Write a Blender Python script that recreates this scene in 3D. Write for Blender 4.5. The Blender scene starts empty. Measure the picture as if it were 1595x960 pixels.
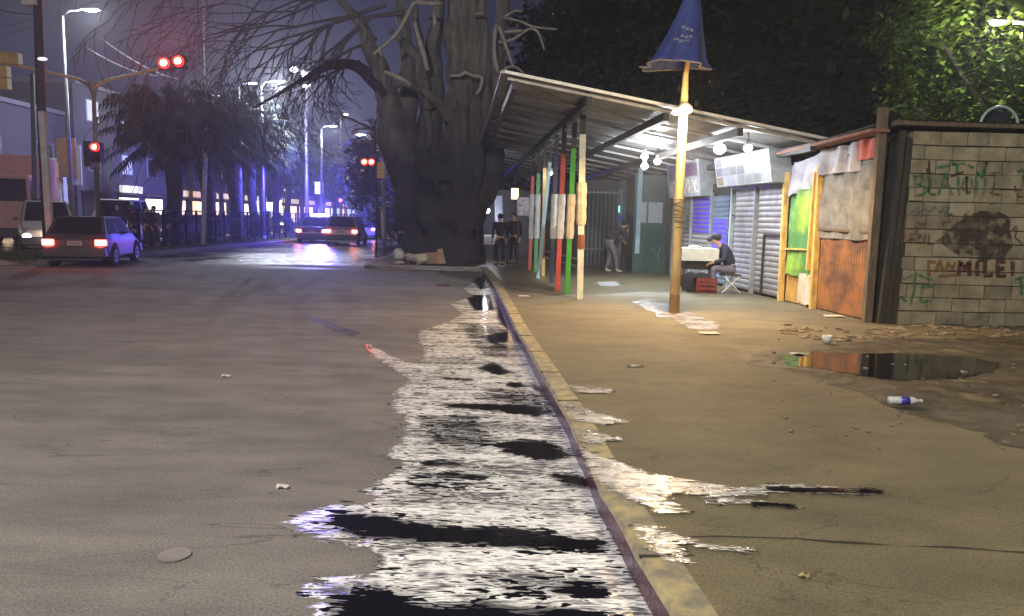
import bpy, bmesh, math, random
import numpy as np
from mathutils import Vector, Matrix, noise
random.seed(7)
R = math.radians
S = bpy.context.scene
COL = S.collection

# ------------------------------------------------------------------ camera
CAM = Vector((0, 0, 1.65))
FPX = 1150.0
PITCH = math.atan(140 / FPX)
ROLL = R(1.3)
F_ = Vector((0, math.cos(PITCH), -math.sin(PITCH)))
U0 = Vector((0, math.sin(PITCH), math.cos(PITCH)))
R0 = Vector((1, 0, 0))
RT = R0 * math.cos(ROLL) + U0 * math.sin(ROLL)
UP = U0 * math.cos(ROLL) - R0 * math.sin(ROLL)
cam_d = bpy.data.cameras.new('camera')
cam_d.sensor_width = 36
cam_d.lens = FPX / 1595 * 36
cam_d.clip_end = 2000
cam = bpy.data.objects.new('camera', cam_d)
COL.objects.link(cam)
m = Matrix.Identity(4)
for i in range(3):
    m[i][0] = RT[i]; m[i][1] = UP[i]; m[i][2] = -F_[i]; m[i][3] = CAM[i]
cam.matrix_world = m
S.camera = cam

def ray(px, py):
    return F_ + RT * ((px - 797.5) / FPX) - UP * ((py - 480) / FPX)
def G(px, py, z=0.0):
    """ground point seen at a photo pixel"""
    d = ray(px, py)
    return CAM + d * ((z - CAM.z) / d.z)
def D(px, py, y):
    """point at street distance y seen at a photo pixel"""
    d = ray(px, py)
    return CAM + d * (y / d.y)

# ------------------------------------------------------------------ world, exposure
S.view_settings.view_transform = 'Standard'
S.view_settings.look = 'None'
S.view_settings.exposure = 0.0
S.view_settings.gamma = 1.0
S.render.engine = 'CYCLES'
S.cycles.use_denoising = True
S.cycles.max_bounces = 6
S.cycles.diffuse_bounces = 3
S.cycles.glossy_bounces = 4
S.cycles.transparent_max_bounces = 12
S.cycles.volume_bounces = 0
S.cycles.sample_clamp_indirect = 4.0
W = bpy.data.worlds.new('World')
S.world = W
W.use_nodes = True
nt = W.node_tree
nt.nodes.clear()
wo = nt.nodes.new('ShaderNodeOutputWorld')
sky = nt.nodes.new('ShaderNodeTexSky')
sky.sky_type = 'NISHITA'
sky.sun_disc = False
sky.sun_elevation = R(-4)
sky.sun_rotation = R(200)
bg1 = nt.nodes.new('ShaderNodeBackground'); bg1.inputs[1].default_value = 0.05
nt.links.new(sky.outputs[0], bg1.inputs[0])
bg2 = nt.nodes.new('ShaderNodeBackground')
tc = nt.nodes.new('ShaderNodeTexCoord')
sx = nt.nodes.new('ShaderNodeSeparateXYZ')
nt.links.new(tc.outputs['Generated'], sx.inputs[0])
rp = nt.nodes.new('ShaderNodeValToRGB')
rp.color_ramp.elements[0].position = 0.0; rp.color_ramp.elements[0].color = (0.042, 0.045, 0.130, 1)
rp.color_ramp.elements[1].position = 0.55; rp.color_ramp.elements[1].color = (0.013, 0.014, 0.028, 1)
e = rp.color_ramp.elements.new(0.22); e.color = (0.024, 0.027, 0.060, 1)
nt.links.new(sx.outputs['Z'], rp.inputs[0])
nt.links.new(rp.outputs[0], bg2.inputs[0]); bg2.inputs[1].default_value = 0.9
ad = nt.nodes.new('ShaderNodeAddShader')
nt.links.new(bg1.outputs[0], ad.inputs[0]); nt.links.new(bg2.outputs[0], ad.inputs[1])
nt.links.new(ad.outputs[0], wo.inputs['Surface'])

HAZE = 0.0027

# ------------------------------------------------------------------ materials
MATS = {}
def N(t, ty, **kw):
    n = t.nodes.new(ty)
    for k, v in kw.items():
        setattr(n, k, v)
    return n
def mat(name, col, rough=0.7, metal=0.0, col2=None, scale=6.0, stretch=(1, 1, 1), contrast=(0.35, 0.65), bump=0.0,
        bscale=30.0, emit=None, estr=0.0, coords='Object', rough2=None, alpha=None, spec=0.5, trans=0.0, coat=0.0):
    if name in MATS: return MATS[name]
    m = bpy.data.materials.new(name); m.use_nodes = True
    t = m.node_tree; b = t.nodes['Principled BSDF']
    b.inputs['Base Color'].default_value = (*col, 1)
    b.inputs['Roughness'].default_value = rough
    b.inputs['Metallic'].default_value = metal
    b.inputs['Specular IOR Level'].default_value = spec
    if trans: b.inputs['Transmission Weight'].default_value = trans
    if coat: b.inputs['Coat Weight'].default_value = coat
    tc = N(t, 'ShaderNodeTexCoord'); mp = N(t, 'ShaderNodeMapping')
    mp.inputs['Scale'].default_value = stretch
    t.links.new(tc.outputs[coords], mp.inputs[0])
    if emit:
        b.inputs['Emission Color'].default_value = (*emit, 1)
        b.inputs['Emission Strength'].default_value = estr
        MATS[name] = m
        return m
    if col2 is None:
        col2 = tuple(c * 0.72 for c in col)
    n = N(t, 'ShaderNodeTexNoise'); n.inputs['Scale'].default_value = scale; n.inputs['Detail'].default_value = 6
    n.inputs['Roughness'].default_value = 0.6
    t.links.new(mp.outputs[0], n.inputs['Vector'])
    r = N(t, 'ShaderNodeValToRGB')
    r.color_ramp.elements[0].position = contrast[0]; r.color_ramp.elements[1].position = contrast[1]
    r.color_ramp.elements[0].color = (*col2, 1); r.color_ramp.elements[1].color = (*col, 1)
    t.links.new(n.outputs[0], r.inputs[0]); t.links.new(r.outputs[0], b.inputs['Base Color'])
    if rough2 is not None:
        mr = N(t, 'ShaderNodeMapRange')
        mr.inputs[1].default_value = contrast[0]; mr.inputs[2].default_value = contrast[1]
        mr.inputs[3].default_value = rough2; mr.inputs[4].default_value = rough
        t.links.new(n.outputs[0], mr.inputs[0]); t.links.new(mr.outputs[0], b.inputs['Roughness'])
    if bump:
        n2 = N(t, 'ShaderNodeTexNoise'); n2.inputs['Scale'].default_value = bscale; n2.inputs['Detail'].default_value = 4
        t.links.new(mp.outputs[0], n2.inputs['Vector'])
        bp = N(t, 'ShaderNodeBump'); bp.inputs['Strength'].default_value = bump; bp.inputs['Distance'].default_value = 0.02
        t.links.new(n2.outputs[0], bp.inputs['Height']); t.links.new(bp.outputs[0], b.inputs['Normal'])
    if alpha is not None:
        n3 = N(t, 'ShaderNodeTexNoise'); n3.inputs['Scale'].default_value = alpha[0]; n3.inputs['Detail'].default_value = 5
        t.links.new(mp.outputs[0], n3.inputs['Vector'])
        ar = N(t, 'ShaderNodeMapRange'); ar.inputs[1].default_value = alpha[1]; ar.inputs[2].default_value = alpha[2]
        ar.inputs[3].default_value = 0; ar.inputs[4].default_value = alpha[3]
        t.links.new(n3.outputs[0], ar.inputs[0]); t.links.new(ar.outputs[0], b.inputs['Alpha'])
    MATS[name] = m
    return m
def glow(name, col, s):
    return mat(name, (0.8, 0.8, 0.8), 0.4, emit=col, estr=s)

# ------------------------------------------------------------------ mesh builder
def wl(o):
    v = Vector((0, 0, 0))
    while o is not None:
        v += o.location; o = o.parent
    return v
class MB:
    def __init__(s): s.v = []; s.f = []; s.m = []; s.mi = 0
    def add(s, vs, fs):
        o = len(s.v); s.v += [tuple(v) for v in vs]
        for f in fs: s.f.append([i + o for i in f]); s.m.append(s.mi)
        return s
    def box(s, c, size, rot=None, taper=1.0):
        hx, hy, hz = size[0] / 2, size[1] / 2, size[2] / 2
        vs = []
        for z in (-1, 1):
            k = taper if z > 0 else 1.0
            for x, y in ((-1, -1), (1, -1), (1, 1), (-1, 1)):
                p = Vector((x * hx * k, y * hy * k, z * hz))
                if rot is not None: p = rot @ p
                vs.append(p + Vector(c))
        return s.add(vs, [(3, 2, 1, 0), (4, 5, 6, 7), (0, 1, 5, 4), (1, 2, 6, 5), (2, 3, 7, 6), (3, 0, 4, 7)])
    def beam(s, a, b, w, h=None, up=Vector((0, 0, 1)), w2=None):
        a, b = Vector(a), Vector(b); h = h or w
        d = (b - a).normalized()
        if abs(d.dot(up)) > 0.98: up = Vector((0, 1, 0))
        x = d.cross(up).normalized(); z = x.cross(d).normalized()
        vs = []
        for p, k in ((a, 1), (b, (w2 / w) if w2 else 1)):
            for i, j in ((-1, -1), (1, -1), (1, 1), (-1, 1)):
                vs.append(p + x * (i * w / 2 * k) + z * (j * h / 2 * k))
        return s.add(vs, [(0, 1, 2, 3), (7, 6, 5, 4), (0, 4, 5, 1), (1, 5, 6, 2), (2, 6, 7, 3), (3, 7, 4, 0)])
    def tube(s, pts, rad, n=8, cap=True):
        pts = [Vector(p) for p in pts]
        if not hasattr(rad, '__len__'): rad = [rad] * len(pts)
        vs = []; px = None
        for i, p in enumerate(pts):
            d = (pts[min(i + 1, len(pts) - 1)] - pts[max(i - 1, 0)]).normalized()
            if px is None:
                px = d.orthogonal().normalized()
            else:
                px = (px - d * px.dot(d))
                px = px.normalized() if px.length > 1e-5 else d.orthogonal().normalized()
            py = d.cross(px)
            for k in range(n):
                a = 2 * math.pi * k / n
                vs.append(p + (px * math.cos(a) + py * math.sin(a)) * rad[i])
        fs = []
        for i in range(len(pts) - 1):
            for k in range(n):
                k2 = (k + 1) % n
                fs.append((i * n + k, i * n + k2, (i + 1) * n + k2, (i + 1) * n + k))
        if cap:
            fs.append(tuple(range(n - 1, -1, -1))); q = (len(pts) - 1) * n
            fs.append(tuple(q + k for k in range(n)))
        return s.add(vs, fs)
    def lathe(s, c, prof, n=16, axis='z'):
        vs = []
        for r, h in prof:
            for k in range(n):
                a = 2 * math.pi * k / n
                x, y = r * math.cos(a), r * math.sin(a)
                p = {'z': (x, y, h), 'x': (h, x, y), 'y': (x, h, y)}[axis]
                vs.append(Vector(p) + Vector(c))
        fs = []
        for i in range(len(prof) - 1):
            for k in range(n):
                k2 = (k + 1) % n
                fs.append((i * n + k, i * n + k2, (i + 1) * n + k2, (i + 1) * n + k))
        fs.append(tuple(range(n - 1, -1, -1))); q = (len(prof) - 1) * n
        fs.append(tuple(q + k for k in range(n)))
        return s.add(vs, fs)
    def ball(s, c, r, n=10, sq=(1, 1, 1), jit=0.0):
        vs = []; c = Vector(c); rows = max(4, n // 2 + 1)
        for i in range(rows + 1):
            th = math.pi * i / rows
            for k in range(n):
                a = 2 * math.pi * k / n
                p = Vector((math.sin(th) * math.cos(a) * sq[0], math.sin(th) * math.sin(a) * sq[1], math.cos(th) * sq[2]))
                j = 1 + (jit * noise.noise(p * 2.3 + c * 5) if jit else 0)
                vs.append(c + p * r * j)
        fs = []
        for i in range(rows):
            for k in range(n):
                k2 = (k + 1) % n
                fs.append((i * n + k, (i + 1) * n + k, (i + 1) * n + k2, i * n + k2))
        return s.add(vs, fs)
    def plate(s, pts, t):
        """planar polygon given thickness t along its own normal"""
        pts = [Vector(p) for p in pts]; n = len(pts)
        nn = Vector((0, 0, 0))
        for i in range(n):
            nn += pts[i].cross(pts[(i + 1) % n])
        nn.normalize()
        vs = [p for p in pts] + [p - nn * t for p in pts]
        fs = [tuple(range(n)), tuple(range(2 * n - 1, n - 1, -1))]
        for i in range(n):
            j = (i + 1) % n
            fs.append((i, i + n, j + n, j))
        return s.add(vs, fs)
    def ribbon(s, pts, w, nrm, t=0.003):
        """flat brush stroke on a plane with normal nrm"""
        pts = [Vector(p) for p in pts]; nrm = Vector(nrm).normalized()
        L = []
        for i, p in enumerate(pts):
            d = (pts[min(i + 1, len(pts) - 1)] - pts[max(i - 1, 0)]).normalized()
            sd = nrm.cross(d).normalized()
            L.append((p + sd * w / 2 + nrm * t, p - sd * w / 2 + nrm * t))
        for a, b in zip(L, L[1:]):
            s.add([a[0], a[1], b[1], b[0]], [(0, 1, 2, 3)])
        return s
    def build(s, name, mats, parent=None, smooth=False, loc=None, bevel=0):
        me = bpy.data.meshes.new(name)
        org = Vector(loc) if loc is not None else (wl(parent) if parent is not None else Vector((0, 0, 0)))
        me.from_pydata([tuple(Vector(v) - org) for v in s.v], [], s.f)
        if not isinstance(mats, (list, tuple)): mats = [mats]
        for mm in mats: me.materials.append(mm)
        if len(mats) > 1: me.polygons.foreach_set('material_index', s.m)
        if smooth: me.polygons.foreach_set('use_smooth', [True] * len(me.polygons))
        me.validate(); me.update()
        o = bpy.data.objects.new(name, me); COL.objects.link(o)
        if parent is not None: o.parent = parent
        elif loc is not None: o.location = loc
        if bevel:
            bm_ = bmesh.new(); bm_.from_mesh(me); bmesh.ops.remove_doubles(bm_, verts=bm_.verts, dist=1e-4)
            bmesh.ops.recalc_face_normals(bm_, faces=bm_.faces); bm_.to_mesh(me); bm_.free()
            b = o.modifiers.new('bevel', 'BEVEL'); b.width = bevel; b.segments = 3 if bevel > .03 else 2; b.limit_method = 'ANGLE'; b.angle_limit = R(30)
        return o
def tag(o, label=None, cat=None, group=None, kind=None):
    if label: o['label'] = label
    if cat: o['category'] = cat
    if group: o['group'] = group
    if kind: o['kind'] = kind
    return o
def thing(name, loc, label, cat, group=None, rz=0):
    o = bpy.data.objects.new(name, None); COL.objects.link(o)
    o.location = loc; o.rotation_euler = (0, 0, rz); o.empty_display_size = 0.2
    return tag(o, label, cat, group)
def copy_tree(o, parent=None):
    c = o.copy(); COL.objects.link(c); c.parent = parent
    for ch in o.children: copy_tree(ch, c)
    return c
def lamp(name, loc, col, power, parent=None, radius=0.05, kind='POINT', rot=None, spot=None, blend=0.5):
    l = bpy.data.lights.new(name, kind); l.color = col; l.energy = power; l.shadow_soft_size = radius
    if kind == 'SPOT': l.spot_size = spot; l.spot_blend = blend
    o = bpy.data.objects.new(name, l); COL.objects.link(o)
    o.location = Vector(loc) - (wl(parent) if parent else Vector((0, 0, 0)))
    if parent: o.parent = parent
    if rot: o.rotation_euler = rot
    return o
def textmesh(txt, size, name, material, parent, mtx, ext=0.004):
    cu = bpy.data.curves.new(name, 'FONT'); cu.body = txt; cu.size = size; cu.extrude = ext
    cu.align_x = 'CENTER'; cu.align_y = 'CENTER'
    t = bpy.data.objects.new(name + '_source', cu); COL.objects.link(t)
    dg = bpy.context.evaluated_depsgraph_get(); me = bpy.data.meshes.new_from_object(t.evaluated_get(dg))
    bpy.data.objects.remove(t)
    me.transform(mtx); me.transform(Matrix.Translation(-wl(parent)))
    me.materials.clear(); me.materials.append(material)
    o = bpy.data.objects.new(name, me); COL.objects.link(o); o.parent = parent
    return o

# ------------------------------------------------------------------ lamps that light the place
LED = (0.86, 0.92, 1.0); WARM = (1.0, 0.84, 0.62); SODIUM = (1.0, 0.62, 0.25)
STEEL = mat('galvanised_steel', (0.42, 0.42, 0.44), 0.45, 0.6)
M_HEAD = mat('lamp_housing', (0.3, 0.3, 0.32), 0.5)
M_LED = glow('led_white', (0.93, 0.95, 1.0), 22)
M_LEDW = glow('led_warm', (1.0, 0.86, 0.62), 22)
def street_lamp(x, y, h, arm, power, label, col=LED, em=None, z0=0.0, rad=0.09, hs=1.0):
    t = thing('street_lamp', (x, y, z0), label, 'street lamp', 'street lamps along the avenue')
    mb = MB(); mb.tube([(x, y, z0), (x, y, h * 0.6), (x, y, h - 0.25)], [rad * 1.25, rad, rad * 0.6], 10)
    mb.tube([(x, y, z0), (x, y, z0 + .25)], [rad * 2, rad * 2], 10)
    mb.build('pole', STEEL, t, smooth=True)
    sgn = 1 if arm > 0 else -1
    a = MB(); a.tube([(x, y, h - .3), (x + arm * .3, y, h - .08), (x + arm, y, h)], [rad * .6, rad * .5, rad * .4], 8)
    a.build('arm', STEEL, t, smooth=True)
    hd = MB(); hd.box((x + arm + sgn * .3, y, h + .03), (.85 * hs, .30 * hs, .09 * hs), None, .8)
    hh = hd.build('lamp_head', M_HEAD, t, bevel=.02)
    l = MB(); l.ball((x + arm + sgn * .32, y, h - .03), .30 * hs, 12, (1.1, .5, .2))
    l.build('lens', em or M_LED, hh, smooth=True)
    lamp('lamp_light', (x + arm + sgn * .32, y, h - .18), col, power, hh, .12)
    return t
# lamp heads over the foreground (their poles stand beside and behind the viewpoint)
street_lamp(-8.6, -2.0, 8.8, 2.6, 7600, 'tall grey street lamp standing nearest the viewpoint on the road side', (1.0, .95, .84))
street_lamp(9.5, -2.0, 8.2, -3.6, 1500, 'street lamp standing on the pavement behind the viewpoint', (1.0, .86, .60), M_LEDW, .12)

# ------------------------------------------------------------------ ground
def asphalt(name, c1, c2, wet=None, st=(0.35, 1.0, 1)):
    m = bpy.data.materials.new(name); m.use_nodes = True
    t = m.node_tree; b = t.nodes['Principled BSDF']; L = t.links.new
    g = N(t, 'ShaderNodeNewGeometry'); mp = N(t, 'ShaderNodeMapping'); mp.inputs['Scale'].default_value = st
    L(g.outputs['Position'], mp.inputs[0])
    def nz(sc, det, vec, rough=.6):
        n = N(t, 'ShaderNodeTexNoise'); n.inputs['Scale'].default_value = sc; n.inputs['Detail'].default_value = det
        n.inputs['Roughness'].default_value = rough; L(vec, n.inputs['Vector']); return n
    big = nz(.55, 5, mp.outputs[0]); mid = nz(3.2, 6, mp.outputs[0]); fine = nz(75, 4, g.outputs['Position'], .75)
    r = N(t, 'ShaderNodeValToRGB'); r.color_ramp.elements[0].position = .34; r.color_ramp.elements[1].position = .66
    r.color_ramp.elements[0].color = (*c2, 1); r.color_ramp.elements[1].color = (*c1, 1); L(big.outputs[0], r.inputs[0])
    def mul(prev, n, lo, hi, a=.3, z=.7):
        mr = N(t, 'ShaderNodeMapRange'); mr.inputs[1].default_value = a; mr.inputs[2].default_value = z
        mr.inputs[3].default_value = lo; mr.inputs[4].default_value = hi; L(n.outputs[0], mr.inputs[0])
        mx = N(t, 'ShaderNodeMix', data_type='RGBA', blend_type='MULTIPLY'); mx.inputs[0].default_value = 1
        L(prev, mx.inputs[6]); L(mr.outputs[0], mx.inputs[7]); return mx.outputs[2]
    c = mul(r.outputs[0], mid, .70, 1.2); c = mul(c, fine, .42, 1.5)
    v = N(t, 'ShaderNodeTexVoronoi'); v.inputs['Scale'].default_value = 120; L(g.outputs['Position'], v.inputs['Vector'])
    # short dark cracks and patches
    cr = N(t, 'ShaderNodeTexNoise'); cr.inputs['Scale'].default_value = 1.1; cr.inputs['Detail'].default_value = 8; cr.inputs['Distortion'].default_value = 1.2
    L(mp.outputs[0], cr.inputs['Vector'])
    ab = N(t, 'ShaderNodeMath', operation='ABSOLUTE'); sb = N(t, 'ShaderNodeMath', operation='SUBTRACT'); sb.inputs[1].default_value = .5
    L(cr.outputs[0], sb.inputs[0]); L(sb.outputs[0], ab.inputs[0])
    mr = N(t, 'ShaderNodeMapRange'); mr.inputs[1].default_value = 0.0; mr.inputs[2].default_value = .005; mr.inputs[3].default_value = .55; mr.inputs[4].default_value = 1
    L(ab.outputs[0], mr.inputs[0])
    mx = N(t, 'ShaderNodeMix', data_type='RGBA', blend_type='MULTIPLY'); mx.inputs[0].default_value = 1
    L(c, mx.inputs[6]); L(mr.outputs[0], mx.inputs[7]); c = mx.outputs[2]
    L(c, b.inputs['Base Color'])
    bp = N(t, 'ShaderNodeBump'); bp.inputs['Strength'].default_value = .5; bp.inputs['Distance'].default_value = .006
    ad = N(t, 'ShaderNodeMath', operation='ADD'); L(fine.outputs[0], ad.inputs[0]); L(v.outputs[0], ad.inputs[1])
    L(ad.outputs[0], bp.inputs['Height']); L(bp.outputs[0], b.inputs['Normal'])
    b.inputs['Roughness'].default_value = .82
    if wet:
        # damp film beyond a distance / inside an area
        sp = N(t, 'ShaderNodeSeparateXYZ'); L(g.outputs['Position'], sp.inputs[0])
        m1 = N(t, 'ShaderNodeMapRange'); m1.inputs[1].default_value = wet[0]; m1.inputs[2].default_value = wet[1]
        L(sp.outputs['Y'], m1.inputs[0])
        a2 = N(t, 'ShaderNodeMath', operation='MULTIPLY_ADD'); L(big.outputs[0], a2.inputs[0]); a2.inputs[1].default_value = 1.6; a2.inputs[2].default_value = -.75
        a3 = N(t, 'ShaderNodeMath', operation='ADD'); L(m1.outputs[0], a3.inputs[0]); L(a2.outputs[0], a3.inputs[1])
        m2 = N(t, 'ShaderNodeMapRange'); m2.inputs[1].default_value = .55; m2.inputs[2].default_value = .95
        m2.inputs[3].default_value = .82; m2.inputs[4].default_value = wet[2]; L(a3.outputs[0], m2.inputs[0])
        L(m2.outputs[0], b.inputs['Roughness'])
        m3 = N(t, 'ShaderNodeMapRange'); m3.inputs[1].default_value = .55; m3.inputs[2].default_value = .95
        m3.inputs[3].default_value = 1; m3.inputs[4].default_value = wet[3]; L(a3.outputs[0], m3.inputs[0])
        mx = N(t, 'ShaderNodeMix', data_type='RGBA', blend_type='MULTIPLY'); mx.inputs[0].default_value = 1
        L(c, mx.inputs[6]); L(m3.outputs[0], mx.inputs[7]); L(mx.outputs[2], b.inputs['Base Color'])
    return m
M_ROAD = asphalt('road_asphalt', (.185, .170, .160), (.128, .118, .113), wet=(18.5, 27, .24, .5))
M_PAVE = asphalt('pavement_asphalt', (.160, .137, .078), (.105, .092, .055), wet=(12.6, 16.5, .33, .8), st=(.5, .9, 1))
M_KERBY = mat('kerb_yellow_paint', (.36, .30, .15), .75, col2=(.17, .155, .12), scale=7, contrast=(.40, .62), bump=.6, bscale=25)
M_KERB = mat('kerb_concrete', (.30, .28, .26), .8, bump=.5)
M_KERBF = mat('kerb_face_wet', (.030, .025, .032), .25, col2=(.07, .022, .03), scale=2.2, contrast=(.45, .6), bump=.5, bscale=16)  # purple and red tones paint tinted reflections into the wet face

rd = MB(); rd.add([(-400, -60, 0), (400, -60, 0), (400, 900, 0), (-400, 900, 0)], [(0, 1, 2, 3)])
tag(rd.build('road', M_ROAD), kind='structure')

KZ = .12
kerb = [Vector((1.0, -3, 0)), Vector((.78, 1, 0))]
for px, py in ((1040, 950), (938, 768), (880, 645), (801, 510), (770, 445), (756, 425)):
    kerb.append(G(px, py, KZ))
kerb.append(G(750, 419, KZ) + Vector((0, .6, 0)))
corner = kerb[-1]
YC = corner.y
# pavement: fans out to the right of the kerb, and the tree island beyond the corner
pv = MB()
poly = [Vector((p.x + .18, p.y, KZ)) for p in kerb]
left = [(-4.6, YC + .15), (-4.75, YC + 1.2), (-4.9, 30), (-5.2, 60), (-6, 120)]
ring = [Vector((60, -3, KZ))] + poly + [Vector((x + .15, y + .15, KZ)) for x, y in left] + [Vector((60, 120, KZ))]
pv.add(ring, [tuple(range(len(ring)))])
pvo = pv.build('pavement', M_PAVE)
bm_ = bmesh.new(); bm_.from_mesh(pvo.data); bmesh.ops.triangulate(bm_, faces=bm_.faces)
for f in bm_.faces:
    if f.normal.z < 0: f.normal_flip()
bm_.to_mesh(pvo.data); bm_.free()
tag(pvo, kind='structure')
def kerb_strip(pts, w, zt, name, mt, mf, out=1, jit=.012):
    """kerb stones: top and face, following a line"""
    P = []
    for a, b in zip(pts, pts[1:]):
        n = max(2, int((b - a).length / .25))
        for i in range(n): P.append(a.lerp(b, i / n))
    P.append(pts[-1])
    k = MB(); vs = []
    for i, p in enumerate(P):
        d = (P[min(i + 1, len(P) - 1)] - P[max(i - 1, 0)]); d.z = 0; d.normalize()
        nrm = Vector((d.y, -d.x, 0)) * out
        j = jit * noise.noise(p * 3.1); j2 = jit * .7 * noise.noise(p * 5.3 + Vector((9, 0, 0)))
        q = Vector((p.x, p.y, 0))
        vs += [q - nrm * .012 + nrm * j, q + nrm * j + Vector((0, 0, zt - .02 + j2)), q + nrm * (.018 + j) + Vector((0, 0, zt + .006 + j2)),
               q + nrm * w + Vector((0, 0, zt + .006)), q + nrm * (w + .002) + Vector((0, 0, 0))]
    n = len(P); fs = []
    for i in range(n - 1):
        for c in range(4):
            a = i * 5 + c
            fs.append((a, a + 5, a + 6, a + 1))
            k.m.append(1 if c == 0 else 0)
    k.v = [tuple(v) for v in vs]; k.f = [list(f) for f in fs]
    return tag(k.build(name, [mt, mf]), kind='structure')
kerb_strip(kerb, .185, KZ, 'kerb', M_KERBY, M_KERBF)
kj = MB(); rj = random.Random(4)
for a_, b2 in zip(kerb, kerb[1:]):
    L_ = (b2 - a_).length; nJ = max(1, int(L_ / .95)); d_ = (b2 - a_); d_.z = 0; d_.normalize(); n_ = Vector((d_.y, -d_.x, 0))
    for i in range(nJ):
        p_ = a_.lerp(b2, (i + .35) / nJ); p_.z = KZ
        kj.beam(p_ + n_ * .004 + Vector((0, rj.uniform(-.02, .02), .004)), p_ + n_ * .183 + Vector((0, rj.uniform(-.02, .02), .004)), rj.uniform(.012, .024), .010)
tag(kj.build('kerb_joints', mat('joint_dirt', (.025, .021, .016), .9)), kind='structure')
kerb_strip([corner] + [Vector((x, y, 0)) for x, y in left[:1]], .15, KZ, 'kerb', M_KERB, M_KERBF, 1)
kerb_strip([Vector((x, y, 0)) for x, y in left], .15, KZ, 'kerb', M_KERB, M_KERBF, 1)

# median with grass
M_GRASS = mat('grass_green', (.06, .11, .025), .9, col2=(.03, .05, .015), scale=3, bump=1, bscale=60, coords='Object')
M_SOIL = mat('median_soil', (.07, .065, .045), .9, col2=(.04, .05, .025), scale=1.5)
ml = [Vector((-17.0, 20.3, 0)), Vector((-14.6, 20.6, 0)), Vector((-13.9, 21.6, 0)), Vector((-13.2, 26, 0)), Vector((-12.9, 32, 0)), Vector((-12.5, 42, 0)), Vector((-12.3, 60, 0)), Vector((-12, 120, 0))]
kerb_strip(ml, .15, .14, 'kerb', M_KERB, M_KERB, -1)
mr_ = [Vector((-17.4, 20.3, 0)), Vector((-17.2, 60, 0)), Vector((-17, 120, 0))]
md = MB()
q = [Vector((p.x - .1, p.y + .1, .135)) for p in ml] + [Vector((p.x, p.y, .135)) for p in reversed(mr_)]
md.plate(q, .13)
tag(md.build('median', M_SOIL), kind='structure')
gr = MB()
for i in range(5200):
    y = 20.9 + random.random() ** 1.6 * 22
    xr = -13.7 if y < 24 else -13.3
    x = random.uniform(-17.2, xr - .15)
    h = random.uniform(.04, .11); a = random.uniform(0, 6.28)
    w = .03
    dx, dy = math.cos(a) * w, math.sin(a) * w
    gr.add([(x - dx, y - dy, .13), (x + dx, y + dy, .13), (x + random.uniform(-.04, .04), y + random.uniform(-.04, .04), .13 + h)], [(0, 1, 2)])
tag(gr.build('grass', M_GRASS), 'short green grass covering the median near the grey car', 'grass', kind='stuff')

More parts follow.
